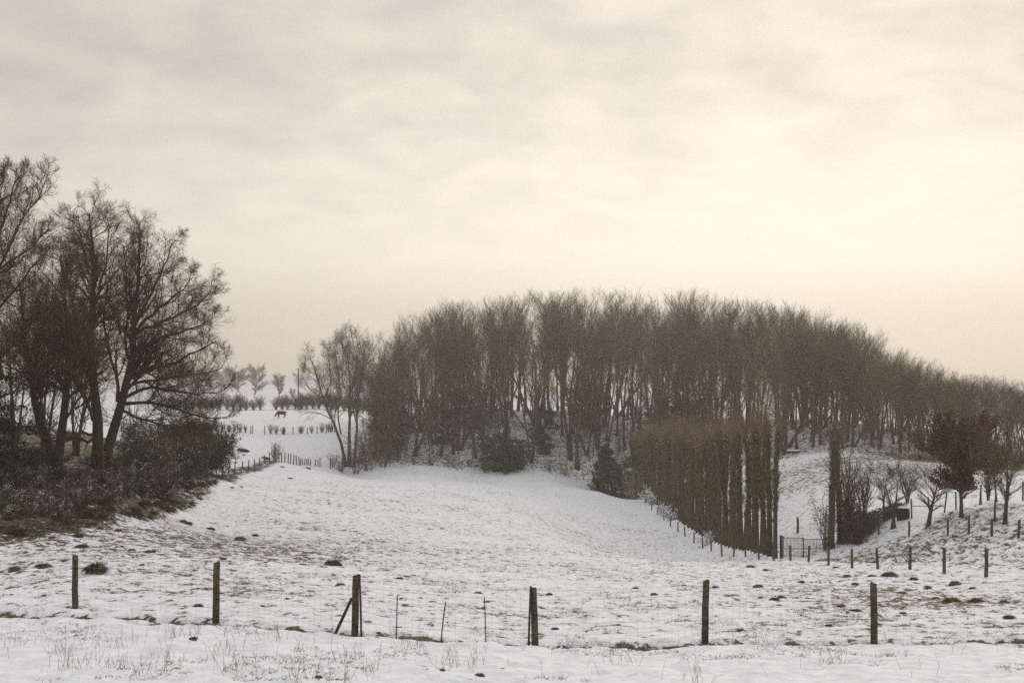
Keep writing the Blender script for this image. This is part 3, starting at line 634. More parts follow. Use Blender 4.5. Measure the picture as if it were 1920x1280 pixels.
conif(1020, 275, 9.0, 2.0, 'ivy covered narrow evergreen among the trunks in the middle of the wood', 7000)
conif(1140, 262, 9.5, 3.6, 'dark green holly bush left of the pale bare shrub beyond the tree row', 14000, True)
conif(1165, 258, 7.0, 3.4, 'lower dark green holly bush behind the pale bare shrub', 9000)
conif(880, 292, 7.0, 5.0, 'spreading dark yew under the trees on the left part of the wood', 8000)
conif(835, 275, 9.0, 2.6, 'dark ivy clad tree in the left part of the wood', 6000)
conif(1105, 298, 8.0, 4.0, 'dark evergreen among the trunks behind the holly bush', 8000)
conif(1240, 285, 9.0, 6.0, 'broad dark yew behind the left half of the tree row', 10000)
conif(1300, 275, 8.0, 5.0, 'dark yew behind the middle of the tree row', 9000)
conif(730, 268, 10.0, 3.0, 'dark ivy clad tree at the left shoulder of the wood', 7000)
ps = shrub('pale_shrub', 6.2, 6.0, 'pale bare shrub with fanning branches at the far end of the tree row', 'shrub', None, 18, 7, 5, M['twig_pale'], None, 0, 0, 0.95, 0.02, 0.05, 0.0, 0.3)
ps.put(at(1187, 247))

# ------------------------------------------------------------------ far field beyond the crest
fk = [shrub('hedge_bush', 3.7, 2.2, 'x', 'hedge bush', None, 20, 8, 6, M['twig_wood'], None, 0, 0, 0.75, 0.018, 0.04) for _ in range(3)]
i = 0
for px in list(np.arange(300, 492, 12.6)) + list(np.arange(519, 700, 11.5)):
    px = px + rng.uniform(-2, 2); i += 1
    p = at(px, 398 + rng.uniform(-3, 3)); s = rng.uniform(0.8, 1.15) * (1.15 if px > 555 else 1)
    fk[i % 3].put(p, rng.uniform(0, 6), (s * 1.15, s * 1.15, s), 'bushy leafless shrub of the hedge along the top of the far field', 'hedge bushes along the top of the far field')
sm_k = shrub('hedge_stub', 1.6, 0.8, 'x', 'small shrub', None, 8, 6, 4, M['twig_wood'], None, 0, 0, 0.5, 0.014, 0.05)
for px in (388, 396, 405, 417, 429, 431, 440, 451, 461, 508, 519, 531, 534, 563, 567, 585, 604, 616, 622):
    s = rng.uniform(0.7, 1.35); sm_k.put(at(px, 284), rng.uniform(0, 6), (s, s, s), 'small ragged shrub on the boundary line across the far field', 'ragged shrubs on the far field boundary')
fp = MB(); fp.tube([(0, 0, -0.3), (0, 0, 1.5)], [0.09, 0.08], 7); froot = None
pk = fp.mesh('boundary_post'); pk.materials.append(M['post'])
root = empty('boundary_fence', at(471, 283), 'short weathered posts of the boundary across the far field beyond the crest', 'fence')
for px in (399, 422, 446, 471, 474.5, 497, 532.5, 550, 577, 595, 612, 628):
    q = at(px, 283) - np.array(root.location); o = link('post', pk, root, q); o.scale = (1, 1, rng.uniform(0.85, 1.25))
bo = MB(); xs = np.linspace(380, 640, 40); q = np.array([at(x, 283) for x in xs]) - np.array(root.location)
for hh in (0.5, 1.0): bo.tube(q + (0, 0, hh), 0.012, 3)
bo.build('wire', M['wire'], root)
ft = shrub('lone_bush', 3.4, 2.8, 'small leafless bush standing by the corner of the left fence on the crest', 'bush', None, 14, 7, 6, M['twig_wood'], None, 0, 0, 0.55, 0.012, 0.05); ft.put(at(516, 231), 0, 1.0)
fr = [wood_tree('far_tree', 17, 6.0, 0.12, 'x', 'faint trees far away in the haze', nb=44, n2=11, n3=9, r0=0.4, fork=1, tw=0.03, ang=1.0, upb=0.04) for _ in range(2)]
for j, (px, D, h, w, lab) in enumerate(((478, 760, 17, 1.0, 'faint spreading tree far away in the haze, its trunk clear of the hedge'), (447, 850, 15, 1.3, 'faint broad tree far away left of the spreading one'), (421, 900, 15, 1.4, 'faint far tree partly behind the twigs of the left tree group'),
                        (524, 700, 12, 0.9, 'faint rounded tree far away between the cow and the utility pole'), (395, 950, 14, 1.4, 'faint far tree behind the left tree group'), (548, 640, 5, 0.8, 'small faint bush far away just left of the utility pole'),
                        (600, 820, 10, 1.1, 'faint far tree seen through the leaning tree'), (370, 1000, 15, 1.5, 'faint far tree hidden mostly by the left tree group'), (640, 760, 9, 1.1, 'faint far tree behind the trunk of the leaning tree'))):
    p = at(px, D); s = h / 17; fr[j % 2].put(p, rng.uniform(0, 6), (s * w, s * w, s), lab, 'faint trees far away in the haze')
# utility pole
p = at(559.5, 394); root = empty('utility_pole', p, 'tall thin wooden utility pole standing in the far hedge', 'utility pole')
hp = P(559, 690, 394)[2] - p[2]
b = MB(); b.tube([(0, 0, -0.5), (0, 0, hp * 0.5), (0, 0, hp)], [0.20, 0.17, 0.14], 9); b.build('pole', M['post'], root, True)
b = MB(); b.box((0, -0.16, hp - 0.45), (0.75, 0.05, 0.06), 0, 0.01); b.build('crossarm', M['post'], root)
for x in (-0.65, 0.65):
    b = MB(); b.tube([(x, -0.16, hp - 0.40), (x, -0.16, hp - 0.32), (x, -0.16, hp - 0.2)], [0.03, 0.06, 0.03], 8); b.build('insulator', M['wire'], root, True)

# ------------------------------------------------------------------ cattle (one skinned body each)
def skinned(name, pts, edges, rad, m, label, cat, loc, rz):
    me = bpy.data.meshes.new(name); me.from_pydata(pts, edges, []); me.materials.append(m)
    o = link(name, me, None, loc); o.rotation_euler.z = rz
    s = o.modifiers.new('skin', 'SKIN'); s.use_smooth_shade = True
    for i, r in enumerate(rad): me.skin_vertices[0].data[i].radius = r if hasattr(r, '__len__') else (r, r)
    me.skin_vertices[0].data[0].use_root = True
    u = o.modifiers.new('sub', 'SUBSURF'); u.levels = 2; u.render_levels = 2
    return tag(o, label, cat)
def cow_stand(loc, rz, label, m):
    v = [(0.55, 0, 1.08), (0.1, 0, 1.0), (-0.4, 0, 1.02), (-0.72, 0, 1.05), (-1.0, 0, 0.80), (-1.18, 0, 0.42), (-1.30, 0, 0.20),
         (0.5, 0.19, 0.72), (0.62, 0.2, 0.42), (0.56, 0.2, 0.03), (0.55, -0.19, 0.72), (0.40, -0.2, 0.42), (0.32, -0.2, 0.03),
         (-0.62, 0.17, 0.66), (-0.70, 0.18, 0.36), (-0.72, 0.18, 0.03), (-0.62, -0.17, 0.66), (-0.52, -0.18, 0.36), (-0.50, -0.18, 0.03),
         (0.84, 0, 1.22), (0.93, 0, 0.85), (0.92, 0, 0.5), (-1.12, 0.17, 0.52), (-1.12, -0.17, 0.52), (0.75, 0, 1.12)]
    e = [(0, 1), (1, 2), (2, 3), (3, 4), (4, 5), (5, 6), (0, 7), (7, 8), (8, 9), (0, 10), (10, 11), (11, 12), (2, 13), (13, 14), (14, 15), (2, 16), (16, 17), (17, 18), (0, 24), (24, 19), (19, 20), (20, 21), (5, 22), (5, 23)]
    r = [(0.33, 0.30), (0.36, 0.34), (0.33, 0.34), (0.25, 0.27), (0.14, 0.17), (0.12, 0.14), (0.08, 0.08), 0.15, 0.085, 0.06, 0.15, 0.085, 0.06, 0.12, 0.075, 0.06, 0.12, 0.075, 0.06, 0.03, 0.025, 0.045, 0.03, 0.03, 0.10]
    return skinned('cow', v, e, r, m, label, 'cow', loc, rz)
def cow_lie(loc, rz, label, m, sc_=1.0):
    v = [(0.55, 0, 0.36), (0.1, 0, 0.36), (-0.4, 0, 0.38), (-0.70, 0, 0.44), (-0.92, 0, 0.58), (-1.10, 0, 0.52), (-1.25, 0, 0.36),
         (0.55, 0.33, 0.18), (0.2, 0.45, 0.09), (-0.1, 0.45, 0.07), (-0.5, 0.25, 0.15), (-0.8, 0.32, 0.08), (-0.6, 0.4, 0.06), (0.8, 0.1, 0.25), (0.7, 0.3, 0.06), (-1.03, 0.17, 0.60), (-1.03, -0.17, 0.60),
         (0.5, -0.3, 0.15), (0.15, -0.36, 0.08)]
    e = [(0, 1), (1, 2), (2, 3), (3, 4), (4, 5), (5, 6), (0, 7), (7, 8), (8, 9), (2, 10), (10, 11), (11, 12), (0, 13), (13, 14), (5, 15), (5, 16), (0, 17), (17, 18)]
    r = [(0.30, 0.28), (0.36, 0.33), (0.33, 0.31), (0.24, 0.24), 0.16, 0.13, 0.09, 0.14, 0.08, 0.05, 0.12, 0.07, 0.05, 0.04, 0.03, 0.03, 0.03, 0.12, 0.07]
    return skinned('cow', v, e, r, m, label, 'cow', loc, rz)
cow_stand(at(529, 310, 0.0), R(6), 'dark brown cow standing with its head low on the far field below the hedge', M['hide']).scale = (1.2, 1.2, 1.2)
cow_lie(at(460, 231, 0.3), R(4), 'black cow lying on the white rise beyond the left fence', M['hide_black'])
cow_lie(at(501, 233, 0.10), R(-8), 'smaller dark cow lying behind two posts of the left fence', M['hide_black']).scale = (0.75, 0.75, 0.8)

# ------------------------------------------------------------------ columnar trees in the clipped row
def row_tree():
    h = 10.9; root = empty('pollarded_tree', (0, 0, 0), 'x', 'tree', 'columnar pollarded trees of the row')
    pt, rt = grow(np.array([[0, 0, -0.4]]), np.array([[0, 0, 1.]]), np.array([h + 0.3]), np.array([0.27]), 10, 0.012, 0.05, 0.55)
    rt[0, 0] *= 1.35
    MB().tubes(pt, rt, 9).build('trunk', M['row_bark'], root, True)
    c = MB(); p1 = spawn(pt, rt, np.array([1.0]), 200, 0.08, 1.0, 0.5, 0.2, 1.0, 0.3, 0.02, lambda t: 0.22 + 1.0 * sm(t, 0.12, 0.5)); b1, r1 = grow(*p1, 4, 0.10, 0.5, 0.4); c.tubes(b1, r1, 3)
    p2 = spawn(b1, r1, p1[2], 7, 0.1, 1.0, 0.6, 0.2, 0.55, 0.6, 0.011); b2, r2 = grow(*p2, 2, 0.12, 0.3, 0.5); c.tubes(b2, r2, 3)
    c.build('side_twigs', M['row_twig'], root)
    V, pl = leaves(b2[rng.integers(0, len(b2), 900), 1], 0.075, 0.08); MB().add(V, pl).build('ivy', M['leaf_ivy'], root)
    top = np.array([pt[0, -1, 0], pt[0, -1, 1], h])
    c = MB(); n = 44; o = top + rng.normal(0, 0.16, (n, 3)) * (1, 1, 0.6); o[:, 2] -= 2.2 * rng.uniform(0, 1, n) ** 2; d = np.tile([0, 0, 1.], (n, 1)) + rng.normal(0, 0.2, (n, 3)); d[:, 2] = 1
    b3, r3 = grow(o, d, rng.uniform(1.6, 4.3, n), np.full(n, 0.013), 4, 0.07, 0.12, 0.5); c.tubes(b3, r3, 3)
    p4 = spawn(b3, r3, rng.uniform(1.6, 3.6, n), 6, 0.2, 1, 0.4, 0.15, 0.25, 0.7, 0.010); b4, r4 = grow(*p4, 2, 0.08, 0.15, 0.5); c.tubes(b4, r4, 3)
    c.build('top_shoots', M['row_shoot'], root)
    b = MB(); b_o = b.tube([top + (0, 0, -0.3), top + (0, 0, -0.1), top + (0, 0, 0.1), top + (0.03, 0, 0.2)], [0.16, 0.30, 0.26, 0.1], 8)
    for _ in range(5):
        q = top + np.append(rng.normal(0, 0.2, 2), rng.uniform(-0.15, 0.1)); b.tube([q - (0, 0, 0.12), q, q + (0, 0, 0.12)], [0.06, 0.12, 0.05], 6)
    hd = b.build('pollard_head', M['row_bark'], root, True)
    b = MB(); b.tube([top + (0, 0, 0.17), top + (0, 0, 0.25), top + (0.02, 0, 0.31)], [0.2, 0.17, 0.06], 8); b.build('snow_cap', M['snow'], hd, True)
    return Kind(root)
rk = [row_tree() for _ in range(5)]
D = 126.0; j = 0
while D < 268:
    X = 23.2 - 0.3 * sm(np.array(D), 180, 260) + rng.uniform(-0.07, 0.07); z = G(X, D)
    lab = 'columnar pollarded tree standing next to the left gate post, nearest of the row' if j == 0 else 'narrow pollarded tree with reddish shoots in the long row beside the fence'
    s = (1.0 + 0.025 * rng.normal()) * (0.975 if j < 5 else 1.0) * float(np.interp(D, [126, 180, 268], [1.0, 1.0, 0.86]))
    o = rk[j % 5].put((X, D, z), rng.uniform(0, 6), (rng.uniform(0.75, 1.1),) * 2 + (s,), lab, 'columnar pollarded trees of the row'); o.rotation_euler.x = rng.normal(0, 0.012); o.rotation_euler.y = rng.normal(0, 0.012); j += 1
    D += 2.4 + rng.uniform(-0.3, 0.3)
for px, dD, s, w, lab in ((1556, 126.5, 0.865, 1.15, 'thick pollarded column standing at the right gate post'), (1573, 127.5, 0.84, 0.95, 'slimmer pollarded column between the right gate column and the brown hedge')):
    p = at(px, dD); rk[1].put(p, rng.uniform(0, 6), (w, w, s), lab, 'columnar pollarded trees of the row')
bl = shrub('beech_bush', 4.6, 1.6, 'small bush with brown leaves hugging the right gate column', 'bush', None, 12, 7, 5, M['twig'], M['leaf_brown'], 1500, 0.07, 0.4); bl.put(at(1545, 127.3), 0, 1)
# snowy brambles at the foot of the row
sb = shrub('snowy_bramble', 1.6, 1.6, 'x', 'bramble', None, 18, 6, 4, M['twig_snowy'], M['snow'], 500, 0.10, 0.8, 0.012, 0.02, 0.12, 0.3)  # the foliage part here is loose snow lying on the twigs, not leaves
for D_, s in ((231, 1.6), (226, 1.3), (210, 1.1), (206, 1.0), (200, 1.1), (163, 0.9)):
    sb.put((22.3, D_, G(22.3, D_)), rng.uniform(0, 6), s, 'snow covered bramble at the foot of the tree row', 'snow covered brambles at the foot of the tree row')

# ------------------------------------------------------------------ fences
def post_mesh(h, r, k=10, seed=0):
    g = np.random.default_rng(seed); b = MB(); s = 7; zz = np.linspace(-0.35, h - 0.015, s)
    pts = np.stack([g.normal(0, 0.004, s), g.normal(0, 0.004, s), zz], 1); rr = r * np.linspace(1.06, 0.95, s) * (1 + g.normal(0, 0.015, s))
    pts = np.vstack([pts, [0, 0, h]]); rr = np.append(rr, r * 0.82); b.tube(pts, rr, k)
    me = b.mesh('post', True); me.materials.append(M['post']); return me
# near fence: posts at the picture's places
nf = [(-175, 1132, 36.0, 1.28), (145, 1140, 34.7, 1.32), (408, 1167, 30.8, 1.31), (667, 1185, 30.0, 1.31), (1003, 1207, 30.0, 1.33), (1320, 1207, 30.1, 1.33), (1635, 1204, 30.2, 1.30), (1965, 1201, 30.3, 1.3)]
root = empty('wire_fence', at(667, 30.0), 'near wire fence with dark round posts crossing the snow at the bottom of the photo', 'fence'); R0 = np.array(root.location)
fps = [at(p, d) for p, _, d, _ in nf]
for i, (q, (_, _, d, h)) in enumerate(zip(fps, nf)):
    o = link('post', post_mesh(h, 0.074, 12, 30 + i), root, q - R0 + (0, 0, -0.02)); o.rotation_euler = (rng.normal(0, 0.012), (0.0, -0.015, 0.008, 0.03, -0.015, -0.02, -0.035, 0)[i], rng.uniform(0, 6))
for hh in (0.10, 0.32, 0.55, 0.80, 1.05, 1.24):
    b = MB()
    for a, c in zip(fps[:-1], fps[1:]):
        t = np.linspace(0, 1, 8)[:, None]; q = a * (1 - t) + c * t - R0 + (0, -0.09, hh); q[:, 2] -= (0.03 * 4 * t * (1 - t))[:, 0]
        b.tube(q, 0.0022, 4)
    b.build('wire', M['wire'], root)
b = MB()
for a, c in zip(fps[:-1], fps[1:]):
    n = 26; t = np.linspace(0.0, 1, n)[:, None]; q = a * (1 - t) + c * t - R0 + (0, -0.092, 0)
    P2 = np.stack([q + (0, 0, 0.08), q + (0, 0, 0.66), q + (0, 0, 1.22)], 1); b.tubes(P2, np.full((n, 3), 0.0013), 3)
b.build('netting', M['wire'], root)
a = P(660, 1120, 29.9) - R0; c = P(623, 1181, 29.7); c[2] = G(c[0], 29.7) - 0.15; c -= R0
b = MB(); b.tube([c, (a + c) / 2, a], [0.034, 0.033, 0.031], 9); b.build('brace', M['rust'], root, True)
def rod(pts, r, nm='rod'):
    q = np.array([P(x, y, d) for x, y, d in pts]) - R0; q[0, 2] -= 0.1; b = MB(); b.tube(q, r, 7); return b.build(nm, M['rust'], root, True)
rod([(677.5, 1186, 29.9), (676, 1130, 29.9), (674, 1076, 29.9)], 0.022)
rod([(991, 1204, 29.9), (993, 1150, 29.9), (995, 1098, 29.9)], 0.022)
rod([(743, 1196, 29.9), (744, 1150, 29.9), (745, 1115, 29.9)], 0.011)
rod([(826.5, 1201, 29.9), (831, 1160, 29.9), (835.5, 1127, 29.9)], 0.013)
rod([(911, 1206, 29.9), (910, 1160, 29.9), (908, 1118, 29.9)], 0.011)
# fence running down into the valley on the right
def long_fence(name, label, X, Ds, h, r, wires=(0.35, 0.7, 1.05), x_of=None):
    xo = x_of or (lambda d: X); q = [np.array([xo(d), d, G(xo(d), d)]) for d in Ds]; root = empty(name, q[0], label, 'fence'); r0 = np.array(root.location)
    ms = [post_mesh(h, r, 8, 60 + i) for i in range(4)]
    for i, a in enumerate(q):
        o = link('post', ms[i % 4], root, a - r0); o.rotation_euler = (rng.normal(0, 0.03), rng.normal(0, 0.035), rng.uniform(0, 6)); o.scale = (1, 1, rng.uniform(0.92, 1.06))
    for w in wires:
        b = MB(); b.tube(np.array(q) - r0 + (r, 0, w), 0.0025, 3); b.build('wire', M['wire'], root)
    return root
def d_of(px, X): return X * F / (px - 960)
long_fence('wire_fence', 'post and wire fence running past the gate and down along the tree row', 21.5,
           [58.5] + [d_of(p, 21.5) for p in (1845, 1767, 1703, 1643, 1595, 1551, 1514, 1480, 1449, 1421, 1396, 1374, 1352, 1332, 1316, 1300, 1283, 1270, 1256, 1244, 1232, 1221, 1210, 1202, 1193, 1184, 1176, 1168)], 1.27, 0.085)
long_fence('wire_fence', 'post fence along the terrace above the rough snowy bank on the right', 32.5, [d_of(p, 32.5) for p in (1645, 1702, 1774, 1814, 1856, 1906)] + [85], 1.3, 0.09)
long_fence('wire_fence', 'post fence in front of the dark hedge and dead grass bank on the left', 0, [62, 69, 77, 84.5, 93, 101.5, 110, 118.5, 127, 135.5, 144, 152.5, 161, 170, 178.5], 1.35, 0.075, x_of=fence_left_x)
xs_ = lambda d: (np.interp(d, [190, 230], [-37.9, -37.8]))
long_fence('wire_fence', 'row of thin posts climbing beside the brown verge to the crest of the field', 0, [187, 192, 196.5, 201, 206, 210, 214.5, 219, 224, 229], 1.3, 0.085, x_of=lambda d: float(np.interp(d, [187, 192, 196.5, 201, 206, 210, 214.5, 219, 224, 229], [(p - 960) / F * q for p, q in ((419, 187), (430, 192), (442, 196.5), (455.5, 201), (467, 206), (478, 210), (488.5, 214.5), (496.5, 219), (506.5, 224), (516.5, 229))])))
# beyond the crest the posts drop down towards the wood
root = empty('wire_fence', at(524, 231), 'line of posts dropping over the crest towards the wood', 'fence'); r0 = np.array(root.location)
cp = [(524, 231, 849), (529, 231.5, 849), (535, 232, 848), (541, 233, 849.5), (546, 234, 850.5), (551, 235, 852), (557, 237, 853), (562, 240, 856), (564.5, 243, 859), (568, 246, 863), (572, 249, 866), (576, 250, 868), (579, 250, 869.5), (583, 250, 870.5), (592, 250, 872), (597, 250, 863), (601, 250, 858), (620, 250, 860), (642, 250, 858)]
for i, (px, D_, ty) in enumerate(cp):
    a = at(px, D_); h = max(P(px, ty, D_)[2] - a[2], 1.1); o = link('post', post_mesh(h, 0.09, 8, 90 + i), root, a - r0); o.rotation_euler.y = rng.normal(0, 0.03)
b = MB(); q = np.array([at(p, d) for p, d, _ in cp]) - r0
for w in (0.4, 0.9): b.tube(q + (0, -0.09, w), 0.003, 3)
b.build('wire', M['wire'], root)
# paddock fence behind the little trees
root = empty('rail_fence', at(1742, 128), 'broken rail fence on the white slope behind the small trees on the right', 'fence'); r0 = np.array(root.location)
pp = [(1655, 134, 1.7), (1680, 131, 1.3), (1707, 128, 1.8), (1742, 125, 1.8), (1768, 124, 1.9), (1790, 124, 1.5), (1834, 122, 1.8), (1837, 121, 1.3), (1867, 118, 1.9), (1887, 118, 1.5), (1915, 116, 1.6)]
for i, (px, D_, h) in enumerate(pp):
    a = at(px, D_); o = link('post', post_mesh(h, 0.075, 8, 120 + i), root, a - r0); o.rotation_euler.y = rng.normal(0, 0.08)
for i in (0, 2, 3, 6):
    a = at(pp[i][0], pp[i][1], 1.1) - r0; c = at(pp[i + 1][0], pp[i + 1][1], 1.0 - 0.4 * (i == 3)) - r0; b = MB(); b.tube([a, c], 0.035, 6); b.build('rail', M['post'], root)

# ------------------------------------------------------------------ gate
gd_ = 126.0; GX = [XD(p, gd_) for p in (1463, 1504, 1545)]; gz0 = G(GX[1], gd_)
root = empty('metal_gate', (GX[1], gd_, gz0), 'dark double metal gate with thin upright bars closing the gap in the tree row', 'gate')
b = MB(); b.tube([(GX[0] - GX[1], 0, -0.5), (GX[0] - GX[1], 0, 1.85), (GX[0] - GX[1], 0, 1.92)], [0.14, 0.14, 0.1], 10); b.build('gate_post', M['gate'], root)
b = MB(); b.tube([(GX[2] - GX[1], 0, -0.5), (GX[2] - GX[1], 0, 1.70), (GX[2] - GX[1], 0, 1.78)], [0.12, 0.12, 0.08], 10); b.build('gate_post', M['gate'], root)
for x0, x1, tz in ((GX[0] - GX[1] + 0.2, -0.03, 1.70), (0.03, GX[2] - GX[1] - 0.14, 1.58)):
    b = MB()
    for z_ in (0.12, 0.75, tz): b.box(((x0 + x1) / 2, 0, z_), ((x1 - x0) / 2 - 0.031, 0.02, 0.025))
    for x_ in (x0, x1): b.box((x_, 0, (tz + 0.1) / 2 + 0.03), (0.03, 0.028, tz / 2 + 0.05))
    lf = b.build('gate_leaf', M['gate'], root)
    b = MB(); n = 13
    for x_ in np.linspace(x0, x1, n + 2)[1:-1]: b.tube([(x_, 0, 0.14), (x_, 0, tz)], 0.02, 5)
    b.build('bars', M['gate'], lf)
p = at(1494, 137); tag(link('post', post_mesh(1.5, 0.12, 9, 5), None, p), 'short dark post standing in the snow behind the metal gate', 'post')

# ------------------------------------------------------------------ clipped hedge to the right of the gate
def hedge(name, label, path, wid, m, nper, ls, stem=M['twig']):
    base = np.array([path[0][0], path[0][1], G(path[0][0], path[0][1])]); root = empty(name, base, label, 'hedge')
    C_ = []; S_ = []; SR = []
    for (x0, y0, h0), (x1, y1, h1) in zip(path[:-1], path[1:]):
        L = math.hypot(x1 - x0, y1 - y0); n = int(L * nper * (h0 + h1) / 2); t = rng.uniform(0, 1, n); w = rng.normal(0, 1, n); w = np.clip(w, -1, 1) * wid
        nx, ny = -(y1 - y0) / L, (x1 - x0) / L; x = x0 + (x1 - x0) * t + nx * w; y = y0 + (y1 - y0) * t + ny * w
        h = (h0 + (h1 - h0) * t) * (1 + 0.08 * (vnoise(t * L * 1.5, t * 0, 3) - 0.5)); z = H(x, y) + h * rng.uniform(0.02, 1, n) ** 0.9
        C_.append(np.stack([x, y, z], 1) - base)
        n = int(L * 9); t = rng.uniform(0, 1, n); w = rng.uniform(-0.6, 0.6, n) * wid; x = x0 + (x1 - x0) * t + nx * w; y = y0 + (y1 - y0) * t + ny * w; h = h0 + (h1 - h0) * t
        o = np.stack([x, y, H(x, y) - 0.1], 1) - base; q, r = grow(o, np.tile([0, 0, 1.], (n, 1)) + rng.normal(0, .1, (n, 3)), h * 0.97, np.full(n, 0.03), 5, 0.1, 0.15, 0.3)
        S_.append(q); SR.append(r)
    S_ = np.concatenate(S_); SR = np.concatenate(SR); b = MB(); b.tubes(S_, SR, 4)
    p2 = spawn(S_, SR, np.full(len(S_), 1.6), 12, 0.05, 1, 0.9, 0.2, 0.35, 0.5, 0.008); b2, r2 = grow(*p2, 2, 0.15, 0.1, 0.5); b.tubes(b2, r2, 3)
    b.build('stems', stem, root); V, pl = leaves(np.concatenate(C_), ls, 0.05); MB().add(V, pl).build('foliage', m, root); return root
hx = lambda px, d: XD(px, d)
hedge('clipped_hedge', 'tall brown leaved clipped hedge sloping down to the right beside the gate columns', [(hx(1574, 127.5), 127.5, 4.1), (hx(1600, 126), 126, 3.2), (hx(1616, 125), 125, 2.5)], 0.5, M['leaf_hedge'], 1000, 0.07)
hedge('clipped_hedge', 'low dark hedge running on behind the terrace from the tall brown hedge', [(hx(1617, 126.5), 126.5, 2.3), (hx(1640, 129), 129, 1.5), (hx(1690, 133), 133, 0.9)], 0.45, M['leaf_ivy'], 420, 0.07)

# ------------------------------------------------------------------ little trees and shrubs on the right terrace
def small_tree(px, D_, ty, spread, clear, label, fork=1, leaf=0, nb=26, r0=0.15, mt=M['twig'], name='small_tree', lsz=0.09, ang=0.85, tw=0.008):
    p = at(px, D_); h = P(px, ty, D_)[2] - p[2]
    kd = wood_tree(name, h, spread, clear, label, None, nb=nb, n2=8, n3=6, r0=r0, fork=fork, mt=mt, mb=M['bark'], tw=tw, ang=ang, upb=0.06); r = kd.put(p, rng.uniform(0, 6), 1.0)
    if leaf:
        cr = [c for c in r.children if c.name.startswith('crown')][0]; n = len(cr.data.vertices); co = np.empty(n * 3, np.float32); cr.data.vertices.foreach_get('co', co); co = co.reshape(-1, 3)
        co = co[co[:, 2] > h * (clear + 0.02)]; co = co[rng.integers(0, len(co), leaf)]; V, pl = leaves(co.astype(float), lsz, 0.10); MB().add(V, pl).build('leaves', M['leaf_brown'], r)
    return r
small_tree(1801, 112, 768, 3.0, 0.24, 'round young tree still carrying all its dark red brown leaves', 1, 17000, 54, 0.17, ang=1.0, lsz=0.11)
small_tree(1674, 127, 845, 2.6, 0.34, 'small bare tree forking low, nearest to the clipped hedge', 2, 0, 22, 0.16)
small_tree(1655, 131, 862, 1.8, 0.4, 'slim bare tree left of the low forking one', 1, 0, 18, 0.10)
small_tree(1737, 117, 852, 2.6, 0.36, 'bare tree with a stout trunk between the forking tree and the brown leaved tree', 1, 0, 24, 0.22)
small_tree(1881, 100, 800, 2.6, 0.32, 'bare tree with a few brown leaves high up, rightmost on the terrace', 1, 0, 28, 0.18)
small_tree(1862, 104, 815, 1.9, 0.55, 'thin tree with scattered brown leaves touching the round leafy tree', 1, 350, 20, 0.10)
up1 = shrub('upright_shrub', 5.6, 2.4, 'bare upright shrub with several stems directly behind the brown hedge', 'shrub', None, 11, 8, 5, M['twig'], None, 0, 0, 0.45, 0.009, 0.07, -0.06, 0.2)
up1.put(at(1590, 134), 0, 1.15); up1.put(at(1616, 132), 2, 1.05, 'spreading bare shrub right of the upright one behind the brown hedge')
up1.put(at(1700, 140), 1, 0.8, 'low bare shrub behind the dark bin'); up1.put(at(1850, 128), 3, 0.7, 'low bare shrub on the slope behind the rightmost terrace trees')
# dark bin with snow on top
p = at(1691, 129); root = empty('feed_bin', p, 'squat dark bin with a cushion of snow on its lid beside the small bare tree', 'bin', rz=0.3)
b = MB(); b.tube([(0, 0, -0.1), (0, 0, 0.1), (0, 0, 0.8), (0, 0, 0.95)], [0.52, 0.56, 0.60, 0.55], 14); b.build('body', M['dark'], root, True)
b = MB(); b.tube([(0, 0, 0.952), (0, 0, 1.02), (0, 0, 1.06)], [0.58, 0.56, 0.3], 14); b.build('lid', M['dark'], root, True)
b = MB(); b.tube([(0, 0, 1.062), (0, 0, 1.13), (0.02, 0, 1.18)], [0.5, 0.42, 0.2], 12); b.build('snow_cap', M['snow'], root, True)
b = MB(); q0 = at(1490, 206, 0.25); b.tube([(-1.2, 0, 0), (0, 0.1, 0.05), (1.3, 0.3, 0)], [0.25, 0.22, 0.18], 9)
lg = b.build('fallen_log', M['bark_wood'], None, True, q0); tag(lg, 'fallen snowy log at the top of the white slope behind the gate', 'log')
b = MB(); b.tube([(-1.1, 0, 0.17), (0, 0.1, 0.20), (1.2, 0.3, 0.12)], [0.18, 0.17, 0.12], 7); b.build('snow_cap', M['snow'], lg, True)

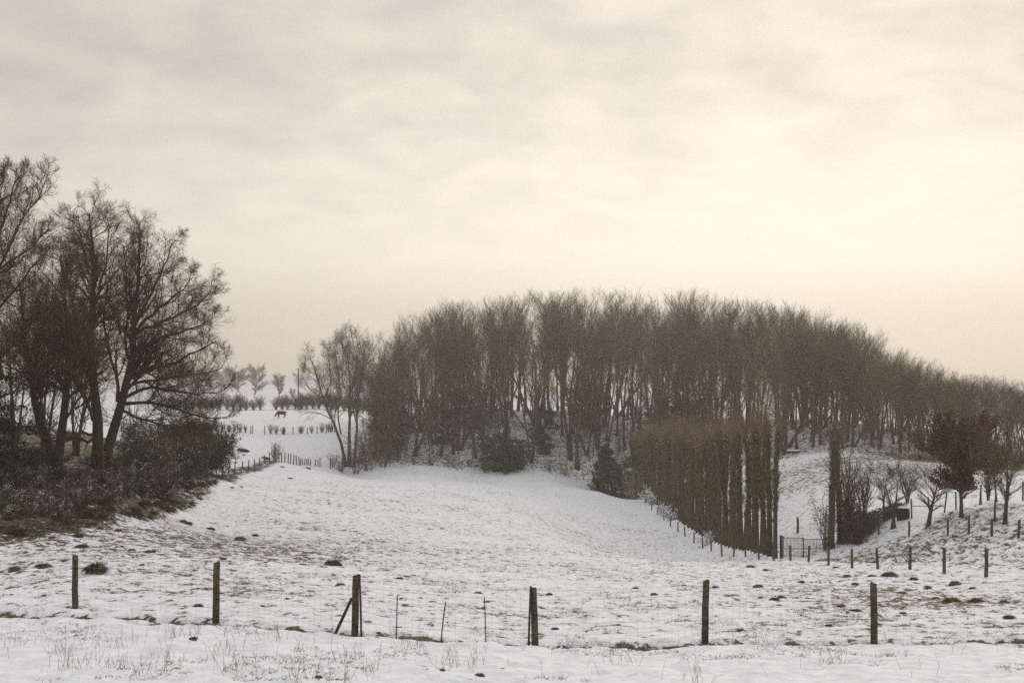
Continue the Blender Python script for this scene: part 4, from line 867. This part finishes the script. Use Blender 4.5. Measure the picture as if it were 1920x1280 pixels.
# ------------------------------------------------------------------ grass tussocks and mounds
def tussock(seed, w=0.42, h=0.34, blades=420):
    g = np.random.default_rng(seed); b = MB(); root = empty('grass_tussock', (0, 0, 0), 'x', 'grass tussock')
    n = 20; rings = 5; V = []
    for i in range(rings + 1):
        t = i / rings
        for j in range(n):
            a = j * 2 * math.pi / n; rr = w * 0.66 * math.cos(t * 1.5) * (1 + 0.25 * math.sin(a * 2 + seed) + 0.18 * math.sin(a * 3 + seed * 2) + 0.10 * g.normal()); V.append((rr * math.cos(a) * 1.3 + 0.1 * t * math.sin(seed), rr * math.sin(a), h * (0.5 + 0.12 * math.sin(a * 2 + seed * 3) + 0.08 * g.normal()) * math.sin(t * 1.5) - 0.05))
    idx = np.arange((rings + 1) * n).reshape(rings + 1, n); nx = np.roll(idx, -1, 1)
    b.add(V, [np.stack([idx[:-1], nx[:-1], nx[1:], idx[1:]], -1).reshape(-1, 4), idx[-1:][:, :]]); b.build('mound', M['mound'], root, True)
    a = g.uniform(0, 6.283, blades); rr = w * 0.5 * np.sqrt(g.uniform(0, 1, blades)); o = np.stack([rr * np.cos(a) * 1.25, rr * np.sin(a), h * 0.46 * np.cos(rr / w * 2.2)], 1)
    d = np.stack([np.cos(a) * (0.2 + rr / w * 1.6), np.sin(a) * (0.2 + rr / w * 1.6), g.uniform(0.2, 0.9, blades)], 1); b1, r1 = grow(o, d, h * g.uniform(0.3, 0.85, blades), np.full(blades, 0.005), 3, 0.10, -0.5, 0.2)
    MB().tubes(b1, r1, 3).build('blades', M['tuft'] if w < 0.5 else M['grass_dark'], root); return Kind(root)
tk = [tussock(s) for s in range(9)]; vk = tussock(40, 0.55, 0.6, 700)
TG = 'dark grass tussocks poking through the snow'
named = {(182, 1079): 'large rounded grass tussock just right of the leftmost near fence post', (86, 1066): 'wide brown grass tussock left of the leftmost near fence post', (31, 1070): 'brown grass tussock closest to the left edge of the photo',
         (1780, 1131): 'left one of the two big dark tussocks at the right of the near field', (1827, 1129): 'right one of the two big dark tussocks at the right of the near field',
         (625, 1062): 'dark wide tussock directly behind the braced fence post', (1665, 1085): 'biggest tussock in the cluster above the rightmost near fence post', (366, 1201): 'small tussock in the foreground weeds below the second near fence post',
         (600, 1264): 'tussock at the bottom of the photo below the braced post', (1450, 1129): 'twin tussock in the field between the two rightmost near posts'}
for px, py, w in ((182, 1079, 36), (86, 1066, 42), (31, 1070, 30), (156, 1028, 30), (150, 1004, 26), (250, 1036, 18), (285, 1040, 22), (355, 984, 20), (396, 992, 20), (224, 993, 18), (190, 992, 18), (452, 1012, 26), (625, 1062, 34), (575, 1042, 14),
                  (640, 1097, 20), (774, 1081, 18), (750, 1090, 16), (897, 1114, 18), (692, 1169, 14), (366, 1201, 18), (600, 1264, 18), (320, 1240, 16), (830, 1258, 16), (900, 1268, 22), (375, 1136, 22), (540, 1122, 14), (1780, 1131, 38), (1827, 1129, 36), (1665, 1085, 36), (1585, 1085, 20),
                  (1600, 1097, 16), (1632, 1084, 18), (1655, 1105, 22), (1688, 1112, 20), (1450, 1129, 24), (1463, 1126, 20), (1405, 1065, 20), (1434, 1072, 16), (1500, 1091, 16), (1420, 1105, 20), (1689, 1152, 16), (1887, 1160, 26), (1600, 1146, 28), (1575, 1141, 18),
                  (1550, 1176, 14), (1386, 1184, 18), (1787, 1097, 24), (1735, 1103, 18), (1820, 1104, 18), (1710, 1088, 20), (1565, 1062, 14), (1340, 1108, 18), (1281, 1100, 14), (1030, 1118, 16), (1040, 1183, 18), (1190, 1106, 18), (1225, 1118, 16), (480, 1003, 14), (420, 1056, 16), (500, 1060, 14),
                  (545, 896, 12), (530, 876, 10), (578, 879, 12), (436, 915, 10), (453, 914, 10), (345, 980, 18), (270, 1060, 14), (1878, 1133, 22), (1750, 1122, 14)):
    q = pix(px, py, 21); s = w / F * q[1] / 0.80
    (vk if (px, py) in ((182, 1079),) else tk[rng.integers(9)]).put(q, rng.uniform(0, 6), (s, s, s * rng.uniform(0.8, 1.2)), named.get((px, py), 'dark dead grass tussock poking through the snow of the sloping pasture'), TG)

for i in range(120):
    D_ = rng.uniform(59, 150); x = float(fence_left_x(D_)) + rng.uniform(-0.4, 3.0) * float(np.interp(D_, [60, 90, 150], [1.1, 0.75, 0.6])); s = rng.uniform(0.35, 1.0)
    if x < XD(-60, D_): continue
    vk.put((x, D_, G(x, D_) - 0.05), rng.uniform(0, 6), (s, s, s * rng.uniform(0.6, 1.2)), 'shaggy clump of long dead grass on the brown verge along the left fence', 'shaggy grass clumps on the left verge')
# ------------------------------------------------------------------ countless small growth
def blades_mesh(o, hgt, lean, rad, droop=-0.25, segs=2):
    n = len(o); a = rng.uniform(0, 6.283, n); d = np.stack([np.cos(a) * lean, np.sin(a) * lean, np.ones(n)], 1)
    b, r = grow(o, d, hgt, rad, segs, 0.10, droop, 0.25); return b, r
def stuff(name, label, mb, m): tag(mb.build(name, m), label, None, None, 'stuff')
# short dead grass coming through the snow of the pasture
N_ = 60000; D_ = np.exp(rng.uniform(math.log(22), math.log(235), N_)); px = rng.uniform(-80, 2000, N_); x = XD(px, D_)
cl = fbm(x * 0.55, D_ * 0.38, 3, 71) + 0.25 * (fbm(x * 0.07, D_ * 0.07, 2, 72) - 0.5) + 0.20 * verge(x, D_)
ok = (cl > 0.57) & (x < 22.3) & (x > fence_left_x(D_) - 0.5) & ((D_ > 36) | (rng.uniform(0, 1, N_) < 0.35)); x = x[ok]; D_ = D_[ok]
k = 5; x = np.repeat(x, k) + rng.normal(0, 0.05, len(x) * k); y = np.repeat(D_, k) + rng.normal(0, 0.05, len(D_) * k); z = H(x, y) - 0.02
b = MB(); b.tubes(*blades_mesh(np.stack([x, y, z], 1), rng.uniform(0.05, 0.13, len(x)), 0.9, 0.004 + 0.00005 * y), 3); stuff('grass', 'dead grass blades coming through the thin snow of the pasture', b, M['grass'])
# grass round the feet of the near posts and along the trodden step
O_ = [q + np.stack([rng.normal(0, 0.16, 45), rng.normal(0, 0.10, 45), np.zeros(45)], 1) for q in fps]
xx = rng.uniform(-16, 14, 1500); cl = fbm(xx * 1.1, xx * 0 + 3.3, 3, 77); xx = xx[cl > 0.5]; yy = np.interp(xx, [-40, -13, -6, 3, 30], [37, 34.7, 30.6, 30.2, 30.2]) - 0.3 + rng.normal(0, 0.10, len(xx)); O_.append(np.stack([xx, yy, yy * 0], 1))
O_ = np.concatenate(O_); O_[:, 2] = H(O_[:, 0], O_[:, 1]) - 0.02
b = MB(); b.tubes(*blades_mesh(O_, rng.uniform(0.06, 0.2, len(O_)), 0.8, np.full(len(O_), 0.005), -0.2, 3), 3); stuff('fence_grass', 'dead grass along the foot of the near fence', b, M['grass_dark'])
# rank grass on the left verge
N_ = 42000; D_ = rng.uniform(58, 232, N_); x = fence_left_x(D_) + rng.uniform(-1.5, 8, N_); ok = verge(x, D_) > rng.uniform(0.2, 0.9, N_); x = x[ok]; D_ = D_[ok]; z = H(x, D_) - 0.03
b = MB(); b.tubes(*blades_mesh(np.stack([x, D_, z], 1), rng.uniform(0.15, 0.5, len(x)) * (0.5 + 1.6 * fbm(x, D_, 2, 47) ** 1.5) * 1.3, 0.8, np.full(len(x), 0.012), -0.4, 3), 3); stuff('verge_grass', 'rank brown dead grass covering the verge along the left fence', b, M['grass_verge'])
# snowy tangle on the right bank
N_ = 6000; D_ = rng.uniform(48, 122, N_); x = rng.uniform(23.5, 40, N_); ok = (bank(x, D_) > 0.4) & (fbm(x / 1.6, D_ / 1.6, 2, 81) > 0.55); x = x[ok]; D_ = D_[ok]; z = H(x, D_) - 0.03
k = 5; x = np.repeat(x, k); y = np.repeat(D_, k); z = np.repeat(z, k)
b = MB(); b.tubes(*blades_mesh(np.stack([x, y, z], 1), rng.uniform(0.3, 0.8, len(x)), 1.2, np.full(len(x), 0.013), -0.35, 3), 3); stuff('undergrowth', 'low snow covered tangle of stems on the rough bank below the terrace', b, M['twig_snowy'])
# floor of the wood
N_ = 3500; px = rng.uniform(690, 1960, N_); D_ = wood_edge(px) + rng.uniform(-1, 70, N_); x = XD(px, D_); z = H(x, D_) - 0.05; ok = fbm(x / 4, D_ / 4, 2, 91) > 0.47; x = x[ok]; D_ = D_[ok]; z = z[ok]
k = 4; x = np.repeat(x, k) + rng.normal(0, .1, len(x) * k); y = np.repeat(D_, k); z = np.repeat(z, k)
b = MB(); b.tubes(*blades_mesh(np.stack([x, y, z], 1), rng.uniform(0.4, 1.5, len(x)), 0.7, np.full(len(x), 0.016), -0.12, 3), 3); stuff('wood_undergrowth', 'brown stems and brambles covering the floor of the wood', b, M['twig_wood'])
# dry weeds in the foreground
cs = [(150, 1235, 60), (120, 1215, 30), (215, 1240, 40), (185, 1195, 30), (230, 1200, 30), (320, 1190, 25), (365, 1185, 30), (310, 1225, 25), (420, 1215, 40), (440, 1250, 40), (520, 1190, 30), (580, 1215, 25), (640, 1230, 30), (650, 1270, 30), (770, 1205, 40), (775, 1190, 18),
      (840, 1240, 35), (890, 1240, 25), (1160, 1235, 30), (1140, 1210, 25), (1090, 1205, 30), (1300, 1268, 25), (1550, 1235, 25), (1560, 1228, 15), (30, 1200, 30), (60, 1150, 25), (700, 1250, 20), (1420, 1200, 30), (280, 1260, 40), (560, 1265, 40)]
O = []
for px, py, w in cs:
    q = pix(px, min(py + 12, 1279), 18); n = int(w * 0.5); ww = w / F * q[1] * 0.5
    xx = q[0] + rng.normal(0, ww, n); yy = q[1] + rng.normal(0, 0.35, n); O.append(np.stack([xx, yy, H(xx, yy) - 0.02], 1))
n = 90; yy = rng.uniform(22, 32, n); xx = XD(rng.uniform(0, 1920, n), yy); O.append(np.stack([xx, yy, H(xx, yy) - 0.02], 1))
O = np.concatenate(O); bb, rr = blades_mesh(O, rng.uniform(0.12, 0.46, len(O)), 0.28, np.full(len(O), 0.0035), -0.03, 4); b = MB(); b.tubes(bb, rr, 3)
p2 = spawn(bb, rr, np.full(len(O), 0.3), 3, 0.4, 1, 0.6, 0.2, 0.3, 0.8, 0.0022); b2, r2 = grow(*p2, 2, 0.1, 0.1, 0.5); b.tubes(b2, r2, 3)
stuff('dry_weeds', 'thin dry weed stems standing in the foreground snow', b, M['straw'])

# ------------------------------------------------------------------ haze
b = MB(); b.box((0, 1200, 20), (3200, 1300, 110)); hz = b.build('haze', M['snow']); tag(hz, 'thin winter haze over the whole valley', None, None, 'stuff')
hm = bpy.data.materials.new('haze_air'); hm.use_nodes = True; t = hm.node_tree; t.nodes.clear(); v = t.nodes.new('ShaderNodeVolumePrincipled'); oo = t.nodes.new('ShaderNodeOutputMaterial')
v.inputs['Density'].default_value = 0.0005; v.inputs['Color'].default_value = (0.98, 0.945, 0.89, 1); v.inputs['Anisotropy'].default_value = 0.5
t.links.new(v.outputs[0], oo.inputs['Volume']); hz.data.materials.clear(); hz.data.materials.append(hm)
